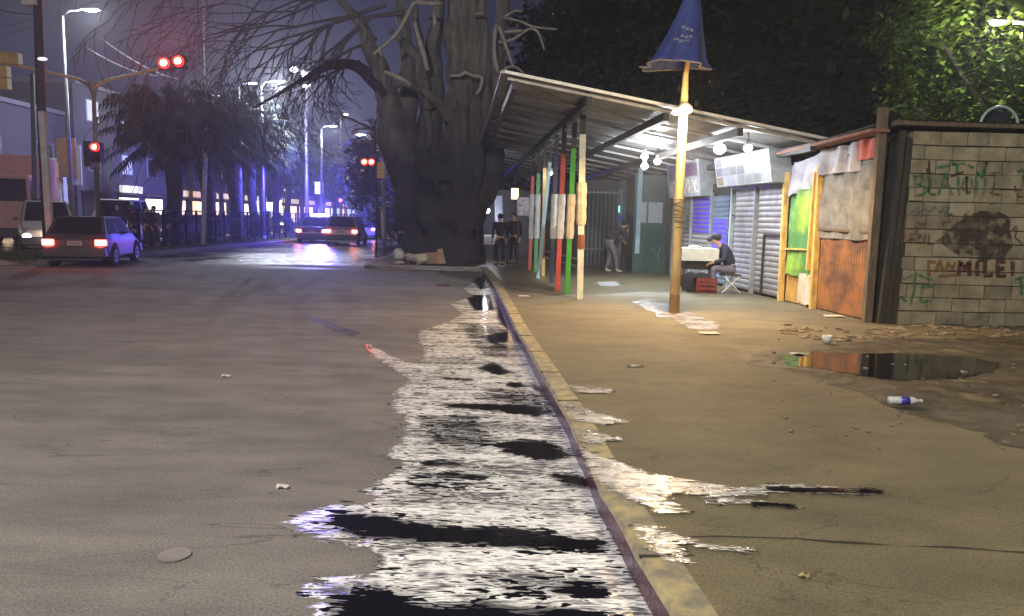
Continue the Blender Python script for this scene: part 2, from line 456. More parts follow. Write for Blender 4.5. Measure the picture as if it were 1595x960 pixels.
# ------------------------------------------------------------------ water (masks computed on the ground plane)
def sdist(px, py, poly):
    """signed distance, negative inside"""
    d = np.full(px.shape, 1e9); ins = np.zeros(px.shape, bool); n = len(poly)
    for i in range(n):
        ax, ay = poly[i][0], poly[i][1]; bx, by = poly[(i + 1) % n][0], poly[(i + 1) % n][1]
        ex, ey = bx - ax, by - ay
        tt = np.clip(((px - ax) * ex + (py - ay) * ey) / (ex * ex + ey * ey + 1e-12), 0, 1)
        d = np.minimum(d, np.hypot(px - ax - tt * ex, py - ay - tt * ey))
        c = ((ay > py) != (by > py)) & (px < ex * (py - ay) / (ey + 1e-12) + ax)
        ins ^= c
    return np.where(ins, -d, d)
def water_material(name, foam=(.84, .84, .86), painted_glint2=(.10, .10, .11), grain=1.0, rag=1.4):  # pale tones: reflected lamp light painted into the water colour
    m = bpy.data.materials.new(name); m.use_nodes = True
    t = m.node_tree; L = t.links.new; b = t.nodes['Principled BSDF']; out = t.nodes['Material Output']
    g = N(t, 'ShaderNodeNewGeometry')
    mp = N(t, 'ShaderNodeMapping'); mp.inputs['Rotation'].default_value = (0, 0, R(24)); mp.inputs['Scale'].default_value = (.40, 1.7, 1)
    L(g.outputs['Position'], mp.inputs[0])
    mp2 = N(t, 'ShaderNodeMapping'); mp2.inputs['Rotation'].default_value = (0, 0, R(-12)); mp2.inputs['Scale'].default_value = (.6, 1.3, 1)
    L(g.outputs['Position'], mp2.inputs[0])
    def nz(sc, det, vec, rough=.65, dist=.4):
        n = N(t, 'ShaderNodeTexNoise'); n.inputs['Scale'].default_value = sc; n.inputs['Detail'].default_value = det
        n.inputs['Roughness'].default_value = rough; n.inputs['Distortion'].default_value = dist; L(vec, n.inputs['Vector']); return n
    fine = nz(20 * grain, 2.2, mp.outputs[0], .5, 1.0); med = nz(8, 6, mp2.outputs[0]); big = nz(2.4, 4, mp.outputs[0])
    wet = N(t, 'ShaderNodeAttribute'); wet.attribute_name = 'wet'
    dark = N(t, 'ShaderNodeAttribute'); dark.attribute_name = 'dark'
    def madd(a, mul, add):
        x = N(t, 'ShaderNodeMath', operation='MULTIPLY_ADD'); L(a, x.inputs[0]); x.inputs[1].default_value = mul; x.inputs[2].default_value = add; return x.outputs[0]
    def plus(a, c):
        x = N(t, 'ShaderNodeMath', operation='ADD'); L(a, x.inputs[0]); L(c, x.inputs[1]); return x.outputs[0]
    def rng(a, lo, hi, o0=0, o1=1):
        x = N(t, 'ShaderNodeMapRange'); x.inputs[1].default_value = lo; x.inputs[2].default_value = hi
        x.inputs[3].default_value = o0; x.inputs[4].default_value = o1; L(a, x.inputs[0]); return x.outputs[0]
    w = plus(wet.outputs['Fac'], plus(madd(med.outputs[0], 1.5, -.75), madd(fine.outputs[0], .7 * rag, -.35 * rag)))
    alpha = rng(w, .44, .58)
    dk = plus(dark.outputs['Fac'], plus(madd(med.outputs[0], 1.0, -.5), madd(fine.outputs[0], 1.5, -.75)))
    dkm = rng(dk, .46, .56)
    # lamp glints on the ripples, painted as pale streaks in the base colour
    fb = plus(madd(fine.outputs[0], 1.5, -.50), plus(madd(big.outputs[0], 1.0, -.5), madd(med.outputs[0], .9, -.45)))
    r = N(t, 'ShaderNodeValToRGB'); r.color_ramp.elements[0].position = .02; r.color_ramp.elements[1].position = .36
    r.color_ramp.elements[0].color = (*painted_glint2, 1); r.color_ramp.elements[1].color = (*foam, 1); e_ = r.color_ramp.elements.new(.2); e_.color = tuple(c * .60 for c in foam) + (1,); L(fb, r.inputs[0])  # foam holds the pale tone of the painted lamp glints
    mx = N(t, 'ShaderNodeMix', data_type='RGBA'); L(dkm, mx.inputs[0]); L(r.outputs[0], mx.inputs[6]); mx.inputs[7].default_value = (.006, .006, .009, 1)
    L(mx.outputs[2], b.inputs['Base Color'])
    L(rng(dkm, 0, 1, .24, .06), b.inputs['Roughness'])
    bp = N(t, 'ShaderNodeBump'); bp.inputs['Distance'].default_value = .02
    L(rng(dkm, 0, 1, .7, .03), bp.inputs['Strength']); L(fine.outputs[0], bp.inputs['Height']); L(bp.outputs[0], b.inputs['Normal'])
    L(alpha, b.inputs['Alpha'])
    return m
def water_sheet(name, xs, ys, z, wetp, darkp, material, width=.10, dwidth=.04, ygeo=True, base_dark=0.0, darken=None):
    nx, ny = xs[2], ys[2]
    xx = np.linspace(xs[0], xs[1], nx)
    yy = np.geomspace(ys[0], ys[1], ny) if ygeo else np.linspace(ys[0], ys[1], ny)
    X, Y = np.meshgrid(xx, yy); X = X.ravel(); Y = Y.ravel()
    wet = np.zeros(X.shape)
    for p in wetp:
        wd = width
        wet = np.maximum(wet, np.clip(.5 - sdist(X, Y, p) / (2 * wd), 0, 1))
    dark = np.full(X.shape, base_dark)
    for p in darkp:
        dark = np.maximum(dark, np.clip(.5 - sdist(X, Y, p) / (2 * dwidth), 0, 1))
    if darken is not None: dark = np.maximum(dark, darken(X, Y))
    keep = wet > .02
    idx = np.arange(nx * ny).reshape(ny, nx)
    q = np.stack([idx[:-1, :-1], idx[:-1, 1:], idx[1:, 1:], idx[1:, :-1]], -1).reshape(-1, 4)
    q = q[keep[q].any(1)]
    used = np.unique(q); remap = -np.ones(nx * ny, int); remap[used] = np.arange(len(used)); q = remap[q]
    me = bpy.data.meshes.new(name)
    co = np.stack([X[used], Y[used], np.full(len(used), z)], -1)
    me.from_pydata(co.tolist(), [], q.tolist())
    for an, arr in (('wet', wet), ('dark', dark)):
        a = me.attributes.new(an, 'FLOAT', 'POINT'); a.data.foreach_set('value', arr[used].astype(np.float32))
    me.materials.append(material)
    o = bpy.data.objects.new(name, me); COL.objects.link(o)
    return tag(o, kind='structure')
def GP(pts, z=0.0): return [tuple(G(x, y, z))[:2] for x, y in pts]
WET = GP([(752, 424), (738, 440), (722, 450), (738, 462), (702, 474), (722, 490), (690, 505), (655, 516), (652, 532), (664, 548), (655, 566), (634, 566), (604, 552), (575, 538),
          (584, 556), (610, 572), (640, 592), (616, 612), (615, 640), (636, 655), (630, 680), (606, 712), (640, 728), (610, 742), (578, 762), (576, 790), (520, 790), (444, 816),
          (500, 838), (580, 852), (612, 872), (596, 892), (540, 898), (468, 904), (504, 940), (480, 990), (470, 1090), (1130, 1090), (1050, 970), (945, 775), (885, 660),
          (806, 522), (775, 450), (758, 424)])
ISL = [GP(p) for p in ([(578, 548), (612, 574), (606, 588), (582, 572)],)]
DARK = [GP(p) for p in (
    [(724, 460), (764, 460), (770, 484), (738, 484)], [(728, 428), (756, 424), (764, 448), (748, 452)],
    [(744, 524), (795, 516), (806, 532), (765, 536)], [(760, 540), (805, 538), (800, 543)], [(742, 574), (768, 565), (800, 582), (776, 585)],
    [(688, 588), (735, 591), (735, 595), (690, 592)], [(783, 597), (812, 596), (822, 603), (800, 606)],
    [(690, 630), (765, 630), (852, 632), (866, 645), (838, 652), (770, 640), (700, 637)],
    [(700, 648), (745, 650), (742, 655), (700, 653)], [(764, 696), (800, 686), (850, 686), (895, 712), (862, 722), (800, 710)],
    [(852, 740), (888, 737), (928, 750), (920, 763), (880, 756)], [(655, 720), (722, 717), (716, 726), (660, 728)], [(636, 738), (700, 736), (760, 742), (748, 750), (660, 744)],
    [(700, 752), (752, 752), (740, 758), (700, 758)], [(640, 752), (690, 752), (698, 764), (636, 762)],
    [(524, 797), (600, 800), (640, 815), (700, 822), (790, 820), (860, 830), (946, 846), (942, 864), (850, 862), (760, 852), (640, 846), (560, 840), (505, 815)],
    [(838, 918), (900, 904), (954, 916), (940, 936), (870, 932)],
    [(515, 922), (600, 918), (640, 936), (700, 944), (760, 932), (800, 950), (860, 950), (960, 960), (1010, 985), (900, 1010), (500, 1010)],
    [(770, 448), (756, 426), (775, 455), (806, 520), (796, 520), (776, 500)],
        [(825, 596), (850, 610), (882, 655), (870, 650)], [(900, 690), (935, 750), (925, 765)], [(945, 790), (1010, 910), (1000, 930), (950, 830)],
)]
FLK = [GP(p) for p in ([(470, 805), (560, 790), (700, 800), (760, 760), (720, 830), (560, 850), (450, 820)], [(925, 770), (1000, 860), (1060, 980), (1010, 990), (930, 870), (900, 800)],
    [(630, 640), (760, 650), (800, 700), (720, 720), (640, 690)], [(480, 900), (640, 900), (720, 930), (700, 980), (480, 990)], [(600, 730), (740, 730), (780, 790), (640, 780)],
    [(700, 880), (900, 880), (960, 950), (780, 960)], [(740, 600), (870, 610), (880, 640), (740, 640)], [(700, 500), (800, 510), (830, 560), (740, 560)])]
def flecks(X, Y):
    f = np.zeros(X.shape)
    for p in FLK: f = np.maximum(f, .52 * np.clip(.5 - sdist(X, Y, p) / .35, 0, 1))
    return f
M_WATER = water_material('gutter_water')
water_sheet('gutter_water', (-2.6, .9, 300), (2.0, 23.5, 560), .004, [WET], DARK, M_WATER, width=.13, dwidth=.11, base_dark=.32, darken=flecks)
# trickles over the kerb and pavement
TR = [GP(p, KZ) for p in (
    [(905, 700), (960, 722), (1010, 742), (1075, 752), (1150, 762), (1245, 756), (1300, 762), (1380, 766), (1378, 771), (1300, 770), (1240, 768), (1160, 774), (1110, 776), (1068, 770),
     (1030, 772), (1068, 800), (1030, 800), (990, 780), (950, 770), (925, 745)],
    [(1100, 778), (1170, 782), (1240, 790), (1236, 793), (1160, 788), (1095, 784)],
    [(872, 628), (905, 636), (940, 648), (975, 658), (940, 664), (900, 658), (884, 650)],
    [(900, 672), (970, 685), (930, 692), (912, 690)],
    [(990, 822), (1040, 830), (1090, 848), (1170, 860), (1110, 858), (1050, 848), (1075, 880), (1040, 875), (1000, 842)],
    [(888, 602), (950, 608), (950, 615), (900, 613)],
)]
TRD = [GP(p, KZ) for p in ([(1190, 760), (1260, 762), (1380, 764), (1380, 772), (1200, 768)], [(1170, 784), (1240, 788), (1240, 794), (1170, 790)])]
M_WATER2 = water_material('trickle_water', (.56, .54, .50), (.05, .045, .04), 1.3, 2.6)
water_sheet('trickle_water', (.30, 3.2, 420), (3.0, 9.5, 420), KZ + .0105, TR, TRD, M_WATER2, width=.06, dwidth=.03, base_dark=.30)
WP = [GP(p, KZ) for p in (
    [(985, 470), (1010, 466), (1040, 474), (1080, 490), (1120, 505), (1115, 524), (1085, 518), (1050, 498), (1010, 484)],
    [(930, 440), (960, 438), (965, 446), (935, 446)], [(1020, 486), (1048, 492), (1046, 498), (1022, 494)])]
M_WATER3 = water_material('pavement_puddle', (.42, .42, .44), (.05, .05, .06), .5)
water_sheet('pavement_water', (1.5, 4.5, 160), (10.5, 18.5, 160), KZ + .004, WP, [], M_WATER3, width=.10)
# muddy edge and mirror puddle by the block wall
M_MUD = mat('mud_wet', (.095, .080, .052), .8, col2=(.040, .034, .025), scale=3, bump=.9, bscale=9, rough2=.6, coords='Object', alpha=(1.6, .36, .50, 1.0))
mu = [Vector(G(x, y, KZ)) for x, y in [(1150, 552), (1260, 538), (1380, 528), (1500, 526), (1620, 524), (1900, 540), (1950, 700), (1700, 720), (1560, 690), (1440, 650), (1340, 610), (1240, 584)]]
mu2 = []
for a_, b2 in zip(mu, mu[1:] + mu[:1]):
    for k in range(14):
        q_ = a_.lerp(b2, k / 14); mu2.append(q_ + Vector((noise.noise(q_ * 1.7) * .35 + noise.noise(q_ * 6) * .12, noise.noise(q_ * 1.7 + Vector((5, 5, 5))) * .30 + noise.noise(q_ * 6 + Vector((7, 1, 0))) * .10, .004)))
mm_ = MB(); mm_.add(mu2, [tuple(range(len(mu2) - 1, -1, -1))])
tag(mm_.build('mud', M_MUD), kind='structure')
PD = [GP([(1212, 556), (1232, 572), (1290, 576), (1340, 586), (1392, 594), (1450, 592), (1500, 590), (1545, 580), (1560, 566), (1500, 556), (1400, 551), (1330, 552), (1270, 549)], KZ)]
M_PUD = water_material('puddle_water', (.05, .05, .04), (.03, .03, .025), .5)
water_sheet('puddle', (2.0, 8.5, 220), (6.2, 10.2, 180), KZ + .008, PD, PD, M_PUD, width=.10, dwidth=.9, base_dark=1.0)

# ------------------------------------------------------------------ concrete block wall with graffiti
PZ = KZ
M_BLOCK = mat('concrete_block', (.33, .295, .20), .9, col2=(.15, .13, .09), scale=2.6, bump=.8, bscale=22, contrast=(.3, .62))
M_MORTAR = mat('mortar', (.25, .22, .165), .95, bump=.8)
M_WOOD = mat('weathered_wood', (.16, .12, .085), .85, col2=(.07, .055, .04), scale=4, stretch=(4, 4, .6), bump=.6)
M_WOODD = mat('dark_timber', (.05, .042, .036), .85, col2=(.022, .02, .018), scale=4, stretch=(4, 4, .6), bump=.7)
M_DARK = mat('flat_near_black', (.018, .018, .021), .9)  # even near-black for stall bodies, chassis, housings and roof
wall_pl = G(1362, 504, PZ)
wy = wall_pl.y; wx = G(1392, 503, PZ).x
wall = thing('block_wall', (wx, wy, PZ), 'unfinished grey concrete block wall covered in green and brown graffiti', 'wall')
WTOP = 3.0
mb = MB(); mb.box((wx + 3.5, wy + .13, PZ + WTOP / 2), (7.0, .16, WTOP))
mb.build('mortar', M_MORTAR, wall)
bl = MB(); rows = 14; rh = WTOP / rows
for r_ in range(rows):
    x = wx - (.0 if r_ % 2 else .22) + random.uniform(-.06, .02); x = max(x, wx - .02)
    first = True
    while x < wx + 6.9:
        w = (.42 if not first or r_ % 2 else .22) + random.uniform(-.03, .03); first = False
        if random.random() < .22: w *= random.choice((.5, .62, .75))
        dz = random.uniform(-.006, .006); dy = random.uniform(-.014, .006)
        bl.mi = random.choice((0, 0, 0, 1, 2))
        bl.box((x + w / 2, wy + .05 + dy, PZ + rh * (r_ + .5) + dz), (w - .014, .10, rh - .016), Matrix.Rotation(random.uniform(-.012, .012), 3, 'Y'))
        x += w
bl.build('blocks', [M_BLOCK, mat('concrete_block_dark', (.27, .24, .165), .9, col2=(.12, .105, .075), scale=3, bump=.8, bscale=22), mat('concrete_block_pale', (.38, .34, .24), .9, col2=(.24, .21, .15), scale=3, bump=.8, bscale=22)], wall)
cp = MB(); cp.beam((wx - .3, wy + .02, PZ + WTOP + .11), (wx + 7, wy + .02, PZ + WTOP + .05), .26, .07)
cp.build('roof_edge', M_WOOD, wall)
cp = MB(); cp.add([(wx - .2, wy - .15, PZ + WTOP + .15), (wx + 7, wy - .15, PZ + WTOP + .09), (wx + 7, wy + 3.2, PZ + WTOP - .25), (wx - .2, wy + 3.2, PZ + WTOP - .2)], [(0, 1, 2, 3)])
cp.build('roof_sheet', mat('rusty_sheet', (.13, .09, .07), .7, col2=(.06, .05, .045), bump=.4), wall)
def paint(name, c): return mat(name, c, .8, col2=tuple(k * .8 for k in c), alpha=(14, .34, .62, .80))
PG = paint('paint_green', (.035, .17, .07)); PB = paint('paint_brown', (.15, .055, .025)); PT = paint('paint_teal', (.06, .13, .12))
PM = mat('paint_maroon', (.085, .022, .022), .8, alpha=(14, .26, .48, .92)); PO = mat('paint_orange', (.25, .12, .035), .8, alpha=(14, .26, .48, .85)); PK = mat('painted_shadow', (.045, .033, .03), .9, col2=(.03, .022, .02), alpha=(6, .34, .60, .86))
def wpt(px, py): p = D(px, py, wy - .018); return p
def strokes(name, lst, w, material, t=.004):
    mb = MB()
    for s_ in lst:
        pts = [wpt(x, y) for x, y in s_]
        P = []
        for a, b in zip(pts, pts[1:]):
            for k in range(4): P.append(a.lerp(b, k / 4))
        P.append(pts[-1])
        P = [p + Vector((noise.noise(p * 9) * .012, 0, noise.noise(p * 9 + Vector((5, 5, 5))) * .012)) for p in P]
        mb.ribbon(P, w, (0, -1, 0), t)
    return mb.build(name, material, wall)
# B L A T O M
strokes('graffiti', [[(1424, 272), (1428, 306), (1440, 302), (1443, 292), (1428, 289), (1440, 284), (1438, 274), (1420, 273)],
                     [(1450, 268), (1448, 302), (1458, 304)], [(1462, 304), (1472, 268), (1482, 304)], [(1466, 290), (1480, 289)],
                     [(1455, 262), (1500, 254), (1516, 262)], [(1484, 250), (1486, 258)], [(1490, 258), (1494, 304)], [(1504, 276), (1498, 290), (1505, 304), (1515, 296), (1512, 278), (1503, 276)],
                     [(1520, 304), (1522, 266), (1528, 282), (1536, 252), (1532, 304)], [(1585, 268), (1595, 264), (1592, 282)]], .045, PG)
strokes('graffiti', [[(1420, 331), (1432, 322), (1430, 333), (1442, 326), (1450, 332), (1455, 322), (1464, 332), (1470, 322), (1478, 323), (1470, 334), (1482, 333)]], .028, PT)
strokes('graffiti', [[(1446, 250), (1448, 275)], [(1444, 262), (1448, 284), (1446, 300)], [(1500, 268), (1480, 275)], [(1505, 275), (1505, 302)]], .035, PM)
strokes('graffiti', [[(1405, 380), (1404, 362), (1412, 366), (1405, 372)], [(1418, 380), (1418, 364), (1426, 364)], [(1418, 372), (1425, 372)], [(1432, 380), (1432, 364), (1440, 378), (1441, 364)], [(1446, 364), (1446, 380), (1455, 380)]], .03, PB)
strokes('graffiti', [[(1425, 350), (1427, 362)], [(1425, 346), (1440, 350)], [(1468, 352), (1470, 346), (1480, 345), (1476, 336), (1486, 334), (1492, 350), (1506, 338)]], .028, PB)
strokes('graffiti', [[(1406, 434), (1426, 427), (1452, 436)], [(1426, 420), (1424, 450), (1418, 474)], [(1436, 446), (1434, 470), (1450, 468), (1452, 458)], [(1436, 446), (1452, 446)], [(1402, 462), (1412, 470)]], .045, PG)
strokes('graffiti', [[(1588, 430), (1592, 460)], [(1580, 436), (1595, 432)]], .045, PG)
strokes('graffiti', [[(1540, 270), (1560, 268)], [(1548, 268), (1548, 290)], [(1540, 300), (1558, 304)], [(1546, 290), (1546, 308)], [(1580, 290), (1584, 306), (1595, 306)], [(1575, 360), (1585, 350), (1580, 370), (1592, 380)]], .03, PB)
# MILEI in block capitals, preceded by orange letters
LM = [[(1494, 430), (1494, 407), (1502, 420), (1510, 407), (1510, 430)], [(1522, 407), (1522, 430)], [(1534, 407), (1534, 430), (1546, 429)],
      [(1566, 407), (1554, 407), (1554, 430), (1567, 429)], [(1554, 418), (1564, 418)], [(1577, 406), (1577, 430)]]
strokes('graffiti', LM, .065, PM)
strokes('graffiti', [[(1446, 430), (1446, 406), (1458, 408)], [(1456, 424), (1464, 406), (1470, 424)], [(1474, 424), (1476, 408), (1484, 420), (1486, 408)], [(1462, 430), (1488, 428)]], .045, PO)
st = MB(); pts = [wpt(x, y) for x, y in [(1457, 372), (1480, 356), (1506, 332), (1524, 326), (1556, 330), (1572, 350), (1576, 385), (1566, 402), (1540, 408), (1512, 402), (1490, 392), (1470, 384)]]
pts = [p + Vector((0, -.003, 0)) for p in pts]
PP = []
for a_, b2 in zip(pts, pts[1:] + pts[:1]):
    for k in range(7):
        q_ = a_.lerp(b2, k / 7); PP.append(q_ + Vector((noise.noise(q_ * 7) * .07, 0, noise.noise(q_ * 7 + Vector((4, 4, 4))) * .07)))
st.add(PP, [tuple(range(len(PP) - 1, -1, -1))]); st.build('painted_shadow', PK, wall)  # cast shadow painted on the wall as a dark ragged patch

# ring and junk on top of wall
rg = thing('play_hoop', tuple(D(1556, 205, wy + .5)), 'pale blue hoop standing on top of the block wall', 'hoop')
c = D(1556, 196, wy + .5); mb = MB(); mb.tube([c + Vector((.30 * math.cos(a), 0, .30 * math.sin(a))) for a in [k * math.pi / 16 - .3 for k in range(21)]], .022, 8)
mb.build('hoop', mat('pale_blue_plastic', (.38, .52, .55), .4), rg, smooth=True)
mb = MB(); mb.lathe(c + Vector((0, .12, 0)), [(.25, -.02), (.26, 0), (.25, .02)], 24, 'y'); mb.build('mesh_disc', mat('dark_blue_mesh', (.01, .02, .04), .8), rg)
mb = MB()
for k in range(7): mb.ball(D(1532 + k * 7, 204, wy + .25) + Vector((0, 0, random.uniform(-.02, .03))), .065, 7, (1.2, 1, .6), .5)
tag(mb.build('rag', mat('orange_rag', (.36, .20, .09), .8)), 'crumpled orange brown rag lying on the wall top below the hoop', 'rag')

# ------------------------------------------------------------------ row of stalls
def SX(y): return 5.8 - .125 * (y - 12) + (wall_pl.x - 5.8) * max(0, (15 - y) / 3)
def SP(y, z, o=0.0): return Vector((SX(y) - o, y - o * .125, z))
M_SHUT = mat('shutter_grey', (.30, .30, .31), .45, .5, col2=(.20, .19, .19), scale=3, rough2=.6)
M_SHUTD = mat('shutter_brownish', (.20, .18, .16), .5, .4, col2=(.12, .11, .10), scale=3)
M_SHUTB = mat('shutter_blue_grey', (.16, .22, .28), .5, .4, col2=(.10, .14, .2), scale=2)
M_VIOLET = mat('violet_paint', (.08, .04, .62), .5, col2=(.05, .03, .40), scale=2)
M_FRAME = mat('pale_steel_frame', (.34, .36, .38), .5, .4)
M_YELLOW = mat('yellow_painted_wood', (.62, .42, .12), .7, col2=(.34, .22, .08), scale=4, stretch=(3, 3, 1), contrast=(.36, .56))
M_SIGN = mat('sign_panel_white', (.26, .27, .31), .45, col2=(.42, .44, .48), scale=2)
def shutter(y0, y1, z0, z1, name, mt, parent, o=0.0, per=.115, amp=.018):
    mb = MB(); nz_ = int((z1 - z0) / per * 6); prev = None
    for i in range(nz_ + 1):
        z = z0 + (z1 - z0) * i / nz_; a = amp * abs(math.sin(math.pi * (z - z0) / per)) ** .7
        p, q = SP(y0, z, o + a), SP(y1, z, o + a)
        if prev: mb.add([prev[0], prev[1], q, p], [(0, 1, 2, 3)])
        prev = (p, q)
    return mb.build(name, mt, parent)
def fbeam(y0, z0, y1, z1, w, name, mt, parent, o=0.02):
    mb = MB(); mb.beam(SP(y0, z0, o), SP(y1, z1, o), w, w); return mb.build(name, mt, parent)
def sheet(y0, y1, z0, z1, name, mt, parent, o=.03, wav=.03, n=14, seed=0, ragged=0.0, z1b=None, z0b=None):
    """hanging cloth or plastic"""
    mb = MB(); vs = []; nz_ = 12
    for i in range(n + 1):
        u = i / n; y = y0 + (y1 - y0) * u
        zt = z1 + ((z1b if z1b is not None else z1) - z1) * u; zb = z0 + ((z0b if z0b is not None else z0) - z0) * u
        zb += ragged * noise.noise(Vector((u * 5, seed, 0)))
        zt += ragged * .5 * noise.noise(Vector((u * 4, seed + 7, 0)))
        for j in range(nz_ + 1):
            z = zb + (zt - zb) * j / nz_
            vs.append(SP(y, z, o + wav * noise.noise(Vector((u * 4.5, z * 1.3 + seed, seed * 3.1))) + wav * .4 * math.sin(u * 16 + z * 2 + seed)))
    fs = []
    for i in range(n):
        for j in range(nz_):
            a = i * (nz_ + 1) + j; fs.append((a, a + 1, a + nz_ + 2, a + nz_ + 1))
    mb.add(vs, fs); return mb.build(name, mt, parent, smooth=True)
def tin(y0, y1, z0, z1, name, mt, parent, o=0.0, per=.076, amp=.014):
    mb = MB(); n = int(abs(y1 - y0) / per * 6); prev = None
    for i in range(n + 1):
        y = y0 + (y1 - y0) * i / n; a = amp * math.sin(2 * math.pi * i / 6)
        p, q = SP(y, z0, o + a), SP(y, z1, o + a)
        if prev: mb.add([prev[0], prev[1], q, p], [(0, 1, 2, 3)])
        prev = (p, q)
    return mb.build(name, mt, parent, smooth=True)
def shell(y0, y1, h, parent, mt=M_DARK, depth=2.6, o=-.06):
    """body of a stall behind its front"""
    mb = MB(); a, b = SP(y0, PZ, o), SP(y1, PZ, o); c_, d = b + Vector((depth, 0, 0)), a + Vector((depth, 0, 0))
    vs = [a, b, c_, d] + [v + Vector((0, 0, h)) for v in (a, b, c_, d)]
    mb.add(vs, [(3, 2, 1, 0), (4, 5, 6, 7), (0, 1, 5, 4), (1, 2, 6, 5), (2, 3, 7, 6), (3, 0, 4, 7)])
    return mb.build('body', mt, parent)
def signboard(y0, y1, z0, z1, parent, o=.55, tilt=.12):
    a0, a1 = SP(y0, z0, o - tilt), SP(y1, z0, o - tilt); b0, b1 = SP(y0, z1, o), SP(y1, z1, o)
    mb = MB(); k = Vector((.02, 0, 0)); bk = .42
    vs = [a0, a1, b1, b0, a0 + Vector((bk, 0, 0)), a1 + Vector((bk, 0, 0)), b1 + Vector((bk, 0, 0)), b0 + Vector((bk, 0, 0))]
    mb.add(vs, [(0, 1, 2, 3), (7, 6, 5, 4), (0, 4, 5, 1), (1, 5, 6, 2), (2, 6, 7, 3), (3, 7, 4, 0)])
    b_ = mb.build('signboard', M_FRAME, parent)
    def q(u, v): return a0.lerp(a1, u).lerp(b0.lerp(b1, u), v) + Vector((-.006, 0, 0))
    return b_, q
# stall with violet shutter
stA = thing('market_stall', SP(19.4, PZ), 'shuttered market stall with violet painted shutter and photo signboard, farther of the two', 'market stall', 'shuttered stalls under the canopy')
shell(17.5, 21.5, 2.5, stA)
shutter(20.1, 21.4, PZ + .05, 2.3, 'shutter', M_SHUT, stA)
sh = shutter(18.75, 20.0, PZ + .05, 2.3, 'shutter', M_SHUT, stA); sh['label'] = 'shutter with a violet painted upper half'
mb = shutter(18.8, 19.95, 1.35, 2.28, 'painted_area', M_VIOLET, sh, o=.004)
shutter(17.65, 18.6, PZ + .05, 2.3, 'shutter', M_SHUTB, stA)
shutter(17.7, 18.55, 1.0, 1.75, 'painted_area', M_VIOLET, stA, o=.004)
for yy in (18.67, 20.05, 21.45): fbeam(yy, PZ, yy, 2.4, .07, 'frame_post', M_FRAME, stA)
b_, q = signboard(18.9, 21.3, 2.32, 3.25, stA, o=.35)
# blurred photographs of food on the sign
pal = [(.55, .5, .6), (.25, .16, .28), (.62, .62, .66), (.30, .22, .34), (.6, .6, .5), (.16, .10, .16)]
for k, (u0, u1, v0, v1) in enumerate([(.05, .42, .55, .92), (.05, .42, .1, .48), (.45, .62, .52, .92), (.45, .62, .08, .46), (.66, .95, .5, .93), (.66, .95, .07, .44)][::-1]):
    mp_ = MB(); mp_.add([q(u0, v0), q(u1, v0), q(u1, v1), q(u0, v1)], [(3, 2, 1, 0)])
    mp_.build('sign_picture', mat('sign_print_%s' % 'abcdef'[k], pal[k], .5, col2=tuple(c_ * .5 for c_ in pal[(k + 2) % 6]), scale=7, contrast=(.42, .55)), b_)
mb = MB(); mb.add([q(-.0, 0), q(1, 0), q(1, 1), q(0, 1)], [(3, 2, 1, 0)])
for v in range(len(mb.v)): mb.v[v] = tuple(Vector(mb.v[v]) + Vector((.003, 0, 0)))
mb.build('sign_face', M_SIGN, b_)
# stall with two grey shutters
stB = thing('market_stall', SP(16, PZ), 'shuttered market stall with two dented grey metal shutters and pale tiled signboard', 'market stall', 'shuttered stalls under the canopy')
shell(14.75, 17.45, 2.5, stB)
s1 = shutter(16.3, 17.3, PZ + .05, 2.42, 'shutter', M_SHUT, stB); s2 = shutter(14.95, 16.1, PZ + .05, 2.42, 'shutter', M_SHUT, stB)
M_PALE = mat('pale_blue_frame', (.42, .50, .55), .5)
for yy, mt_ in ((17.42, M_PALE), (16.2, M_FRAME)):
    fbeam(yy, PZ, yy, 2.5, .09, 'frame_post', mt_, stB, o=.03)
# small wicket door in the near shutter
for a_, b2 in (((15.72, PZ + .05), (15.72, 1.42)), ((15.72, 1.42), (15.02, 1.42))):
    fbeam(a_[0], a_[1], b2[0], b2[1], .045, 'wicket_frame', mat('dark_rubber', (.02, .02, .02), .6), stB, o=.03)
fbeam(14.9, 2.46, 17.4, 2.46, .07, 'lintel', M_FRAME, stB, o=.02)
# scrawled figure seven
mb = MB(); mb.ribbon([SP(17.62, 1.82, .03), SP(17.25, 1.84, .03), SP(17.45, 1.6, .03)], .05, (-1, 0, 0), .02); mb.build('graffiti', mat('black_spray', (.01, .01, .012), .6), stB)
b_, q = signboard(14.8, 17.5, 2.47, 3.12, stB, o=.5)
cols = [(.17, .18, .20), (.26, .28, .31), (.26, .19, .11), (.32, .34, .36), (.12, .14, .18), (.22, .24, .26)]
mb = MB(); mb.add([q(0, 0), q(1, 0), q(1, 1), q(0, 1)], [(3, 2, 1, 0)])
for v in range(len(mb.v)): mb.v[v] = tuple(Vector(mb.v[v]) + Vector((.003, 0, 0)))
mb.build('sign_face', M_SIGN, b_)
k = 0
for i in range(7):
    for j in range(3):
        if random.random() < .22: continue
        u0, v0 = .02 + i * .14, .04 + j * .32
        mp_ = MB(); mp_.add([q(u0, v0), q(u0 + .125, v0), q(u0 + .125, v0 + .28), q(u0, v0 + .28)], [(3, 2, 1, 0)])
        ci = random.choice([0, 0, 1, 3, 3, 4, 5] + ([2] if i > 3 else []))
        mp_.build('sign_tile', mat('tile_tone_' + 'abcdef'[ci], cols[ci], .4), b_)
